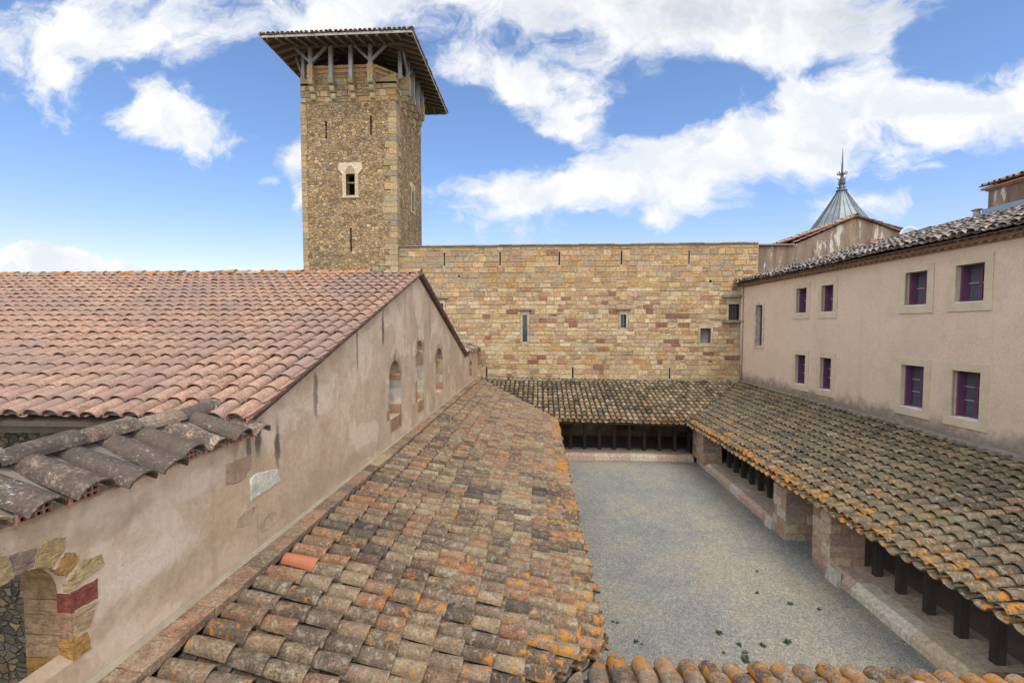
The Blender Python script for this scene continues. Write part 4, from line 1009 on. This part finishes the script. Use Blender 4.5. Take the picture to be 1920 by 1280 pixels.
# near
cNL = vert_cut(BLn, SW, (3, 2)); cNR = vert_cut(BRn, SE, (3, 2))
mb = MB(); dE = SE[0]-SW[0]
E0 = ext(SE, SW, (SE[0]-XL)/dE); E1 = ext(SW, SE, (10.4-SW[0])/dE)
E0 = (E0[0], E0[1], E0[2]-.13); E1 = (E1[0], E1[1], E1[2]-.13)
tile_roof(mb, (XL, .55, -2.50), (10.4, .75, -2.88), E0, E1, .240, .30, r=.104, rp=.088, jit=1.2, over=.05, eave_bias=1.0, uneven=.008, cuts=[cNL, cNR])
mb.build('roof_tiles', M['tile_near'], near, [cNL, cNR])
deck(MB(), [(XL, .55, -2.52), (SW[0], SW[1]-.06, SW[2]-.15), (SE[0], SE[1]-.06, SE[2]-.15), (10.28, .9, -2.92)]).build('roof_deck', M['deck'], near)
for k in range(9): MB().bar((.9+k*.6, 3.9, ZG), (.9+k*.6, 3.9, -3.34), .12).build('post', M['post'], near)

# ------------------------------------------------------------------ pink house on the right
house = thing('house', 'two storey pink rendered house with purple windows and a scalloped clay cornice', 'building', (13.5, 13, ZG))
nH = (-.998997, -.0447749, 0)
wins = [(4.02, 5.00, -2.26, -.80, 3), (5.44, 6.38, -2.28, -.82, 3), (8.80, 9.87, -2.30, -.80, 3), (10.27, 11.31, -2.30, -.82, 3),
        (3.98, 4.97, .335, 1.62, 2), (5.41, 6.38, .33, 1.60, 2), (8.82, 9.86, .385, 1.63, 2), (10.25, 11.30, .39, 1.635, 2)]
SL = (1.12, 1.95, -.87, 1.10)
hh = []
for (a, b, c, d, k) in wins: hh.append([(a+.185, c+.20), (b-.185, c+.20), (b-.185, d-.175), (a+.185, d-.175)])
so = (SL[0]+.14, SL[1]-.14, SL[2]+.12, SL[3]-.12)
hh.append([(so[0], so[2]), (so[1], so[2]), (so[1], so[3]), (so[0], so[3])])
w = MB(); CZ = 1.87
holed_wall(w, [(0, ZG), (19, ZG), (19, CZ+.12), (0, CZ+.12)], hh, lambda s, z: rwp(s, z), nH, .05)
hw_ = w.build('wall', M['plaster_house'], house)
def rect_slab(mb, s0, s1, z0, z1, d0, d1, c, mi=0):
    mb.hexa([rwp(s0, z0, d0), rwp(s1, z0, d0), rwp(s1, z0, d1), rwp(s0, z0, d1), rwp(s0, z1, d0), rwp(s1, z1, d0), rwp(s1, z1, d1), rwp(s0, z1, d1)], c, mi)
rr = random.Random(61)
for (a, b, c, d, np_) in wins:
    oa, ob, oc, od = a+.185, b-.185, c+.20, d-.175
    fz = MB(); D0 = -.24                              # casement frame deep in the reveal
    rect_slab(fz, oa, ob, oc, oc+.09, D0-.05, D0+.01, (.5,)*3); rect_slab(fz, oa, ob, od-.06, od, D0-.05, D0+.01, (.5,)*3)
    cmid = (oa+ob)/2
    for (p, q) in ((oa, oa+.06), (ob-.06, ob), (cmid-.045, cmid+.045)): rect_slab(fz, p, q, oc+.09, od-.06, D0-.05, D0+.008, (.5,)*3)
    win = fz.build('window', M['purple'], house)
    gl = MB(); rect_slab(gl, oa+.02, ob-.02, oc+.05, od-.02, D0-.045, D0-.035, (.5,)*3); gl.build('pane', M['glass'], win)
    mu = MB()
    for k in range(1, np_):
        zz = oc+.09+(od-.06-oc-.09)*k/np_
        rect_slab(mu, oa+.06, cmid-.045, zz-.012, zz+.012, D0-.034, D0+.004, (.5,)*3); rect_slab(mu, cmid+.045, ob-.06, zz-.012, zz+.012, D0-.034, D0+.004, (.5,)*3)
    mu.build('glazing_bars', plain('bar_paint', (.30, .21, .29), .5, .1, 6, .4, 0, 0), win)
    sf = MB(); st = (.47, .385, .27)
    # stone surround: jambs, lintel, sill, proud of the render; inner faces line the reveal
    rect_slab(sf, a, oa, oc, od, -.30, .028, jitc(st, rr, .05)); rect_slab(sf, ob, b, oc, od, -.30, .028, jitc(st, rr, .05))
    rect_slab(sf, a, b, od, d, -.30, .030, jitc(st, rr, .05)); rect_slab(sf, a, b, c, oc, -.30, .030, jitc((.52, .42, .27), rr, .06))
    sf.build('surround', M['frame_stone'], win)
    ws = MB(); rect_slab(ws, oa+.002, ob-.002, oc, oc+.018, -.235, .022, (.5,)*3); ws.build('sill', M['white_stone'], win)
    for (s0, s1, sg) in ((oa+.012, oa+.045, 1), (ob-.045, ob-.012, -1)):     # shutters folded back against the reveals
        sh_ = MB(); rect_slab(sh_, s0, s1, oc+.035, od-.02, -.225, -.085, (.5,)*3)
        for q in (.2, .5, .8): zz = oc+(od-oc)*q; rect_slab(sh_, s0-.004 if sg < 0 else s1, s0 if sg < 0 else s1+.004, zz-.02, zz+.02, -.21, -.095, (.5,)*3)
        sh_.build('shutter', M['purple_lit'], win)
    st_ = MB(); p0 = V(rwp(oa+.05, oc+.05, -.03)); p1 = V(rwp(oa+.14, oc+.03, -.2)); st_.bar(p0, p1, .02); st_.build('stay', M['purple_lit'], win)
# tall narrow window by the far corner
fz = MB(); rect_slab(fz, so[0], so[0]+.05, so[2], so[3], -.24, -.18, (.5,)*3); rect_slab(fz, so[1]-.05, so[1], so[2], so[3], -.24, -.18, (.5,)*3); rect_slab(fz, so[0], so[1], so[2], so[2]+.05, -.24, -.18, (.5,)*3)
win = fz.build('window', M['purple'], house); win['label'] = 'tall narrow window in a pale stone surround'
gl = MB(); rect_slab(gl, so[0], so[1], so[2], so[3], -.245, -.235, (.5,)*3); gl.build('pane', M['glass'], win)
sf = MB(); st = (.50, .44, .34)
rect_slab(sf, SL[0], so[0], so[2], so[3], -.30, .028, st); rect_slab(sf, so[1], SL[1], so[2], so[3], -.30, .028, st); rect_slab(sf, SL[0], SL[1], so[3], SL[3], -.3, .03, st); rect_slab(sf, SL[0], SL[1], SL[2], so[2], -.3, .03, st)
sf.build('surround', M['surround'], win)
# down pipe in the far corner
dp = MB(); p = rwp(.10, 0, .06); dp.lathe((p[0], p[1], -2.46), [(.055, 0), (.055, 4.34)], 10)
for z in (.8, 2.2, 3.6): dp.lathe((p[0], p[1], -2.46+z), [(.066, 0), (.066, .05)], 10)
dp.build('drain_pipe', M['pipe'], house)
# scalloped cornice: two rows of tile ends with a brick course between
cn = MB(); LH = 19.0
def scallops(z, dep, pitch, r_):
    n = int(LH/pitch)
    for k in range(n):
        s_ = (k+.5)*pitch; vs = []; fs = []
        for dd in (0, dep):
            for ex in (0, .014):
                for j in range(NS+1):
                    a = math.pi*j/NS; vs.append(rwp(s_+(r_-ex)*math.cos(a), z+(r_-ex)*.60*math.sin(a), dd))
        K = NS+1
        for j in range(NS): fs += [(j, j+1, 2*K+j+1, 2*K+j), (K+j, K+j+1, 3*K+j+1, 3*K+j), (2*K+j, 2*K+j+1, 3*K+j+1, 3*K+j)]
        cn.add(vs, fs, (.5, .5, .5))
rect_slab(cn, 0, LH, CZ-.012, CZ+.0, 0, .03, (.5,)*3)
scallops(CZ, .12, .205, .095)
rect_slab(cn, 0, LH, CZ+.058, CZ+.074, 0, .135, (.5,)*3)
rect_slab(cn, 0, LH, CZ+.084, CZ+.098, 0, .145, (.5,)*3)
for k in range(int(LH/.07)): rect_slab(cn, k*.07, k*.07+.045, CZ+.074, CZ+.084, .05, .142, (.5,)*3)
scallops(CZ+.098, .25, .205, .095)
rect_slab(cn, 0, LH, CZ+.156, CZ+.170, 0, .27, (.5,)*3)
cn.build('cornice', M['cornice'], house)
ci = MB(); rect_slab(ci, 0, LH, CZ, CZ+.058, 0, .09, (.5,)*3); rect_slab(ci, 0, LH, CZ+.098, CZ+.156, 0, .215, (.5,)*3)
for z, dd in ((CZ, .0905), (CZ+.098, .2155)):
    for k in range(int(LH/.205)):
        s_ = (k+.5)*.205; ci.add([rwp(s_+.080*math.cos(math.pi*j/8), z+.001+.047*math.sin(math.pi*j/8), dd) for j in range(9)], [list(range(9))], mi=1)  # dark half discs paint the shade inside the hollow tile ends
ci.build('cornice_infill', [M['mortar_wall'], plain('hollow_shade', (.10, .065, .05), .95, .4, 9)], house)
# roof
RZ0 = CZ+.150; RW = 5.36; RRISE = .297*RW
mb = MB()
tile_roof(mb, rwp(-.1, RZ0+RRISE, -RW+.36), rwp(LH, RZ0+RRISE, -RW+.36), rwp(-.1, RZ0+.02, .38), rwp(LH, RZ0+.02, .38), .215, .34, r=.102, rp=.085, jit=1.6, over=.03, eave_bias=0, rise=.82, uneven=.012)
rt_ = mb.build('roof_tiles', M['tile_house'], house)
mb = MB()
tile_roof(mb, rwp(-.1, RZ0+RRISE, -RW+.36), rwp(LH, RZ0+RRISE, -RW+.36), rwp(-.1, RZ0+.02, -2*RW+.38), rwp(LH, RZ0+.02, -2*RW+.38), .215, .34, r=.105, rp=.085, jit=2.0, over=.03, eave_bias=0, rise=.95)
mb.build('roof_tiles', M['tile_house'], house)
dk = MB(); pr = [(.33, RZ0-.03), (.33, RZ0+.0), (-RW+.36, RZ0+RRISE-.02), (-2*RW+.36, RZ0), (-2*RW+.36, RZ0-.03), (-RW+.36, RZ0+RRISE-.05)]
dk.add([rwp(-.08, z, d) for d, z in pr]+[rwp(LH, z, d) for d, z in pr], [(0, 1, 7, 6), (1, 2, 8, 7), (2, 3, 9, 8), (3, 4, 10, 9), (4, 5, 11, 10), (5, 0, 6, 11), (0, 1, 2, 5), (2, 3, 4, 5), (6, 7, 8, 11), (8, 9, 10, 11)]); dk.build('roof_deck', M['deck'], house)
rg = MB(); ridge_row(rg, rwp(0, RZ0+RRISE+.02, -RW+.36), rwp(LH, RZ0+RRISE+.02, -RW+.36), .36, .115, 2.0, .0); rg.build('ridge_tiles', M['tile_house'], house)
bx = MB(); rect_slab(bx, .3, LH, ZG, RZ0-.05, -10.2, -.62, (.5,)*3); bx.build('rear_walls', M['stained'], house)
# lead verge against the taller gable
lv = MB(); lv.add([rwp(-.02, RZ0+.14, .36), rwp(.16, RZ0+.12, .36), rwp(.16, RZ0+RRISE+.10, -RW+.36), rwp(-.02, RZ0+RRISE+.14, -RW+.36), rwp(-.02, RZ0-.02, .36), rwp(.16, RZ0-.02, .36), rwp(.16, RZ0+RRISE-.03, -RW+.36), rwp(-.02, RZ0+RRISE-.03, -RW+.36)], [(0, 1, 2, 3), (4, 5, 6, 7), (0, 1, 5, 4), (1, 2, 6, 5), (2, 3, 7, 6), (3, 0, 4, 7)]); lv.build('verge_flashing', M['mortar'], house)
# vents and a rooftop block
def roof_pt(s, d): return rwp(s, RZ0+(.38-d)*.297+.02, d)
vp = MB(); p = roof_pt(3.6, -3.1); vp.box((p[0]-.10, p[1]-.10, p[2]-.1), (p[0]+.10, p[1]+.10, p[2]+.30)); vp.box((p[0]-.13, p[1]-.13, p[2]+.13), (p[0]+.13, p[1]+.13, p[2]+.18)); vp.build('vent_brick', M['terracotta'], house)
vp = MB(); p = rwp(5.67, 3.70, -5.0); vp.lathe((p[0], p[1], 3.62), [(.10, 0), (.10, .22), (.085, .24), (.085, .30)], 10); vp.lathe((p[0], p[1], 3.92), [(.15, 0), (.15, .03), (.04, .07)], 10); vp.build('vent_pot', M['mortar'], house)
rb = MB(); rect_slab(rb, 6.13, 9.6, 3.3, 4.42, -7.2, -4.9, (.5,)*3); blk = rb.build('rooftop_block', M['stained'], house)
rb = MB(); rect_slab(rb, 6.02, 9.7, 3.66, 3.86, -7.3, -4.82, (.5,)*3); rect_slab(rb, 5.85, 9.7, 3.60, 3.72, -5.1, -4.72, (.5,)*3); rb.build('lead_upstand', M['lead'], blk)
rb = MB(); rect_slab(rb, 6.08, 9.65, 4.42, 4.47, -7.25, -4.85, (.5,)*3); rect_slab(rb, 6.0, 9.7, 4.47, 4.52, -7.3, -4.77, (.5,)*3); rb.build('brick_course', M['terracotta'], blk)
rb = MB(); tile_roof(rb, rwp(6.55, 4.86, -5.75), rwp(9.7, 4.86, -5.75), rwp(5.98, 4.54, -4.75), rwp(9.7, 4.54, -4.75), .2, .3, r=.085, rp=.075, jit=1.2, over=.0)
rb.build('roof_tiles', M['tile_near'], blk)
rb = MB(); q = [rwp(6.6, 4.93, -5.9), rwp(9.7, 4.93, -5.9), rwp(9.7, 4.52, -4.75), rwp(5.98, 4.52, -4.75), rwp(5.98, 4.52, -7.3), rwp(9.7, 4.52, -7.3)]
rb.add(q, [(0, 1, 2, 3), (0, 3, 4), (0, 4, 5, 1), (3, 2, 5, 4)]); rb.build('roof_hip', M['terracotta'], blk)

# satellite dish showing above the ridge
dish = thing('satellite_dish', 'pale round satellite dish peeping over the ridge of the pink house', 'satellite dish', (15.06, 20.0, 3.2))
d_ = MB(); c = V((15.06, 20.0, 3.76)); ax = V((-.25, -.93, .28)).normalized(); sx = ax.cross(V((0, 0, 1))).normalized(); sy = sx.cross(ax)
vs = []; fs = []; K = 20
for side in (0, 1):
    for i in range(6):
        r_ = .36*i/5
        for k in range(K): a = 2*math.pi*k/K; vs.append(c+sx*r_*math.cos(a)+sy*r_*math.sin(a)+ax*(.10*(i/5)**2-.012*side))
for side in (0, 1):
    o = side*6*K
    for i in range(5):
        for k in range(K): fs.append((o+i*K+k, o+i*K+(k+1) % K, o+(i+1)*K+(k+1) % K, o+(i+1)*K+k))
for k in range(K): fs.append((5*K+k, 5*K+(k+1) % K, 11*K+(k+1) % K, 11*K+k))
d_.add(vs, fs, smooth=True); d_.build('reflector', M['white_dish'], dish)
MB().bar(c, c+V((.05, .25, -.75)), .05).build('mast', M['iron'], dish)

# ------------------------------------------------------------------ hall gable beyond, stained render
hall = thing('gabled_hall', 'tall gabled building of brown stained flaking render behind the pink house', 'building', (15, 30, ZG))
YH = 22.25
prof = [(9.98, ZG), (21, ZG), (21, 2.9), (16.25, 4.36), (14.44, 5.03), (11.79, 3.85), (9.98, 3.80)]
hw = MB(); hw.prism([(x, YH, z) for x, z in prof], (0, 16, 0)); hw.build('wall', M['stained'], hall)
mb = MB()
tile_roof(mb, (14.44, YH-.06, 5.05), (14.44, YH+10, 5.05), (11.0, YH-.06, 3.82), (11.0, YH+10, 3.82), .22, .34, r=.098, jit=1.5, over=.0, eave_bias=0)
mb.build('roof_tiles', M['tile_barn'], hall)
mb = MB(); tile_roof(mb, (14.44, YH-.06, 5.05), (14.44, YH+10, 5.05), (21.0, YH-.06, 2.95), (21.0, YH+10, 2.95), .22, .34, r=.098, jit=1.5, over=.0, eave_bias=0)
mb.build('roof_tiles', M['tile_barn'], hall)
vg = MB(); rr = random.Random(5)
for (xa, za, xb, zb) in ((11.6, 3.90, 14.46, 5.10), (16.3, 4.40, 14.46, 5.10)):
    n = 10
    for k in range(n):
        f0, f1 = k/n, (k+1.1)/n; vg.bar((xa+(xb-xa)*f0, YH-.03, za+(zb-za)*f0+.03), (xa+(xb-xa)*f1, YH-.03, za+(zb-za)*f1), .14, .05, c=(rr.random(), .3, .1))
vg.build('verge_tiles', M['tile_barn'], hall)
mb = MB(); ridge_row(mb, (14.44, YH-.06, 5.10), (14.44, YH+10, 5.10), .36, .11, 1.5, 0); mb.build('ridge_tiles', M['tile_barn'], hall)
MB().box((9.98, YH-.13, 3.80), (11.7, YH+.3, 3.86), (.3, .2, .13)).build('coping', M['dressed'], hall)

# ------------------------------------------------------------------ turret with zinc spire
spire = thing('turret', 'turret with eight sided grey zinc roof and thorny metal finial beyond the hall gable', 'turret', (18.7, 30, ZG))
cx, cyy = 18.72, 30.3
b = MB(); b.lathe((cx, cyy, ZG), [(1.9, 0), (1.9, 10.6)], 8, smooth=False, rot=R(22.5)); b.build('wall', M['stained'], spire)
b = MB(); prof = [(2.15, 5.45), (1.62, 6.25), (.83, 7.45), (.20, 8.52)]
b.lathe((cx, cyy, 0), prof, 8, smooth=False, rot=R(10)); rf = b.build('roof', M['zinc'], spire)
b = MB()
for k in range(8):
    a0 = 2*math.pi*k/8+R(10); a1 = 2*math.pi*(k+1)/8+R(10)
    for f in (0, .33, .67):
        for i in range(3):
            def P(i, f=f): r_, z = prof[i]; return V((cx+r_*(math.cos(a0)*(1-f)+math.cos(a1)*f)*1.004, cyy+r_*(math.sin(a0)*(1-f)+math.sin(a1)*f)*1.004, z))
            b.bar(P(i), P(i+1), .05 if f == 0 else .028, .035)
b.build('seam', M['iron'], rf)
b = MB(); b.lathe((cx, cyy, 8.45), [(.30, 0), (.30, .08), (.16, .14), (.13, .5), (.17, .55), (.10, .6), (.08, 1.0), (.12, 1.04), (.06, 1.1), (.055, 1.5), (.012, 2.62)], 10)
rr = random.Random(2)
for z, n, L in ((8.60, 8, .20), (8.82, 8, .17), (8.98, 8, .15), (9.14, 6, .18), (9.45, 6, .26), (9.53, 6, .16)):
    for k in range(n):
        a = 2*math.pi*k/n+z; q = V((cx, cyy, z)); e = q+V((math.cos(a)*L, math.sin(a)*L, .05)); b.bar(q, e, .035); b.bar(e, e+V((math.cos(a)*.05, math.sin(a)*.05, .09)), .03)
b.build('finial', M['iron'], spire)

# ------------------------------------------------------------------ weeds in the gravel
spots = []
pts = [(1149, 1166, .04, 'tiny green weed near the lichened left eave, left one of a close pair'), (1158, 1168, .035, 'tiny green weed near the lichened left eave, right one of a close pair'), (1128, 1182, .05, 'green weed nearest the left roof eave on the gravel'),
       (1192, 1203, .05, 'low weed standing out from the left eave, above a smaller sprig'), (1203, 1208, .03, 'tiny weed sprig just beside a low clump in the gravel'), (1348, 1185.5, .06, 'lone green weed at the left of the scattered gravel weeds'), (1385.5, 1208.5, .05, 'small weed in the gravel just above the pair near the tile ends'), (1430, 1210, .055, 'rounded little weed between two other weeds in a loose row'),
       (1477, 1205, .075, 'widest flat weed tuft at the right of the loose row'), (1397, 1237, .085, 'biggest bright weed closest to the orange tile ends'), (1396, 1224, .05, 'weed tuft directly behind the biggest bright weed'), (1357, 1224, .035, 'faint tiny weed left of the biggest bright weed'),
       (1481, 1131.6, .055, 'mid courtyard weed, lone green spot on plain gravel'), (1536, 1143, .05, 'small weed nearest the stone kerb on the right'), (1419.5, 1112, .05, 'weed above the loose row, halfway to the piers'), (1419, 1071, .04, 'farthest dark weed speck towards the passage between piers')]
def gpt(px, py):       # offline-measured place on the gravel
    F, P, Y = 870., R(2.6), R(3.29); CY = 615+F*math.tan(P)
    a, b = (px-960)/F, -(py-CY)/F; cp, sp, cy, sy = math.cos(P), math.sin(P), math.cos(Y), math.sin(Y)
    r = (-sy*cp+a*cy-b*sy*sp, cy*cp+a*sy+b*cy*sp, -sp+b*cp); t = ZG/r[2]; return r[0]*t, r[1]*t
for (px, py, s_, lb) in pts: spots.append((*gpt(px, py), s_, lb))
for (x, y, s_, lb) in spots:
    b = MB(); rr = random.Random(int(x*1000))
    for k in range(26):
        a = rr.uniform(0, 6.28); L = s_*rr.uniform(.6, 1.25); el = rr.uniform(.15, 1.1); w_ = L*.22
        r0 = s_*.35*rr.random(); q = V((x+r0*math.cos(a*2.3), y+r0*math.sin(a*2.3), ZG+.004)); d = V((math.cos(a)*math.cos(el), math.sin(a)*math.cos(el), math.sin(el))); sd = V((-math.sin(a), math.cos(a), 0))
        m_ = q+d*L*.55; e = q+d*L-V((0, 0, L*.15))
        b.add([q, m_+sd*w_, e, m_-sd*w_], [(0, 1, 2, 3)])
    og = b
    o = b.build('weed', M['weed']); o['label'] = lb; o['category'] = 'weed'; o['group'] = 'weeds dotted over the gravel'

# ------------------------------------------------------------------ light and sky
SUN_EL, SUN_AZ = R(57), R(160)        # azimuth clockwise from the viewing axis: behind the viewer's right shoulder
sd = V((math.sin(SUN_AZ)*math.cos(SUN_EL), math.cos(SUN_AZ)*math.cos(SUN_EL), math.sin(SUN_EL)))
ld = bpy.data.lights.new('sun', 'SUN'); ld.energy = 1.9; ld.angle = R(40); ld.color = (1, .93, .83)
lo = bpy.data.objects.new('sun', ld); col.objects.link(lo); lo.rotation_euler = sd.to_track_quat('Z', 'Y').to_euler(); lo.location = (0, 0, 60)
wd = bpy.data.worlds.new('World'); sc.world = wd; wd.use_nodes = True
t = NT(wd.node_tree); bg = wd.node_tree.nodes['Background']
sky = t.n('ShaderNodeTexSky', sky_type='NISHITA', sun_disc=False); sky.sun_elevation = SUN_EL; sky.sun_rotation = SUN_AZ; sky.altitude = 200; sky.air_density = 1.0; sky.dust_density = .5; sky.ozone_density = 3.0
dirv = t.n('ShaderNodeTexCoord').outputs['Generated']
x, y, z = t.xyz(dirv)[0:3]
yc = t.math('MAXIMUM', y, .12)
u = t.math('DIVIDE', x, yc); v = t.math('DIVIDE', z, yc)
uv = t.n('ShaderNodeCombineXYZ', {0: u, 1: v, 2: 0.0}).outputs[0]
warp = t.n('ShaderNodeVectorMath', {0: t.noise(uv, 3.2, 5, .6).outputs['Color'], 1: (.5, .5, .5)}, operation='SUBTRACT').outputs[0]
warp = t.n('ShaderNodeVectorMath', {0: warp, 1: (.26, .16, 0)}, operation='MULTIPLY').outputs[0]
uvw = t.n('ShaderNodeVectorMath', {0: uv, 1: warp}, operation='ADD').outputs[0]
def ell(px, py, rx, ry, rot=0, w_=1.0, vec=None):
    """one cloud bank: centre and radii as tangents of bearing and height"""
    cu, cv = (px-1010)/870, (615-py)/870
    m_ = t.mapping(vec or uvw, (cu, cv, 0), (0, 0, R(rot)), (rx/870, ry/870, 1), 'TEXTURE')
    g_ = t.n('ShaderNodeTexGradient', {'Vector': m_}, gradient_type='SPHERICAL').outputs['Fac']
    return t.math('MULTIPLY', g_, w_) if w_ != 1 else g_
E_ = [(1130, -20, 800, 250, -4, 1.15), (700, 20, 300, 130, 0, 1.2), (980, 170, 260, 110, -28, 1.1), (1450, 60, 420, 180, 14, 1.2), (1640, -10, 300, 110, 16, 1.1),
      (1400, 295, 640, 108, 13, 1.4), (1530, 210, 250, 115, 14, 1.25), (1010, 372, 270, 60, 3, 1.2), (1800, 235, 330, 95, 14, 1.35),
      (180, 30, 400, 140, 0, .98), (60, 110, 170, 115, -20, .95), (540, 40, 140, 80, 0, .9), (325, 235, 165, 105, -22, 1.3),
      (40, 516, 270, 66, 0, 6.0), (545, 300, 60, 44, 20, .8), (1235, 412, 90, 26, 8, .75), (1590, 385, 180, 42, 5, .75), (1700, 337, 50, 18, 8, .75), (562, 375, 34, 60, 0, .75), (1105, 402, 90, 28, 8, .8), (500, 335, 40, 20, 0, .6)]
mask = None
for e in E_:
    g_ = ell(*e); mask = g_ if mask is None else t.math('MAXIMUM', mask, g_)
neg = None
for e in ((1800, 110, 230, 62, 14, 1.0), (1215, 215, 150, 52, 22, .9), (905, 265, 120, 90, -35, .9), (1890, 40, 90, 110, 0, 1.0), (500, 120, 130, 60, 20, .7), (1350, 170, 170, 40, -14, .5), (1000, 290, 90, 40, 0, .5)):
    g_ = ell(*e); neg = g_ if neg is None else t.math('MAXIMUM', neg, g_)
mask = t.math('MAXIMUM', 0.0, t.math('SUBTRACT', mask, t.math('MULTIPLY', neg, .95)))
nz = t.noise(t.mapping(uvw, rot=(0, 0, R(-14)), scale=(1, 1.6, 1)), 5.2, 10, .62, .3).outputs[0]
# banks elsewhere in the dome, for the light they give
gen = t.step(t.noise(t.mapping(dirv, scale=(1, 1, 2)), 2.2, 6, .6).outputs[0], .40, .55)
front = t.step(y, .02, .25)
den = t.math('ADD', mask, t.math('MULTIPLY', t.math('SUBTRACT', nz, .5), 2.7))
al = t.step(den, .16, .82)
al = t.math('MULTIPLY', al, t.step(mask, .0, .12))
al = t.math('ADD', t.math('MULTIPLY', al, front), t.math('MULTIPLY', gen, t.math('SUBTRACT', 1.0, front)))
thick = t.step(den, .45, 1.35)
gm = None
for e in ((1230, 70, 380, 130, 0, 1.3), (1660, 40, 330, 110, 12, 1.1), (1150, 150, 200, 70, -20, .6), (1500, 300, 420, 60, 12, .35)):
    g_ = ell(*e); gm = g_ if gm is None else t.math('MAXIMUM', gm, g_)
shade = t.math('MULTIPLY', t.math('MULTIPLY', t.step(gm, .1, .9), t.step(t.noise(uvw, 3.0, 6, .6).outputs[0], .36, .62)), t.step(den, .3, 1.0))
puff = t.noise(t.mapping(uvw, rot=(0, 0, R(-14)), scale=(1, 1.5, 1)), 7.5, 7, .6, .3).outputs[0]
cl = t.mix(t.step(puff, .36, .62), rgb((.80, .85, .92)), rgb((1.0, 1.0, 1.0)))
cl = t.mix(shade, cl, rgb((.54, .585, .65)))
CLOUD = .68
low = t.math('SUBTRACT', 1.0, t.step(z, .02, .32))    # haze whitens the lowest sky
skyc = t.n('ShaderNodeVectorMath', {0: sky.outputs[0], 1: (.116, .124, .137)}, operation='MULTIPLY').outputs[0]
skyc = t.mix(low, skyc, t.mix(1, skyc, rgb((1.28, .93, .96)), 'MULTIPLY'))
clc = t.n('ShaderNodeVectorMath', {0: cl, 1: (CLOUD, CLOUD, CLOUD)}, operation='MULTIPLY').outputs[0]
# unseen clouds behind the viewer, brightened to add fill light on the walls
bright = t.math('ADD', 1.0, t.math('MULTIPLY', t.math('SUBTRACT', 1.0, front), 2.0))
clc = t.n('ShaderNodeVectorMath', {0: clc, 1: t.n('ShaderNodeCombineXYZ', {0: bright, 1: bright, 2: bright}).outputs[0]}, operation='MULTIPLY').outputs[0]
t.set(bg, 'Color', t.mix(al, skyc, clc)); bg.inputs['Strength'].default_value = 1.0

# ------------------------------------------------------------------ camera
cd = bpy.data.cameras.new('camera'); co = bpy.data.objects.new('camera', cd); col.objects.link(co); sc.camera = co
cd.sensor_fit = 'HORIZONTAL'; cd.sensor_width = 36; cd.lens = 36*870/1920; cd.clip_start = .05; cd.clip_end = 3000
PIT, YAW = R(2.6), R(3.29)
co.location = (0, 0, H); co.rotation_euler = (math.pi/2-PIT, 0, YAW)
cd.shift_y = (615+870*math.tan(PIT)-640)/1920
vs_ = sc.view_settings; vs_.view_transform = 'Standard'; vs_.look = 'None'; vs_.gamma = 1; vs_.use_curve_mapping = False; vs_.exposure = .62
sc.render.engine = 'CYCLES'
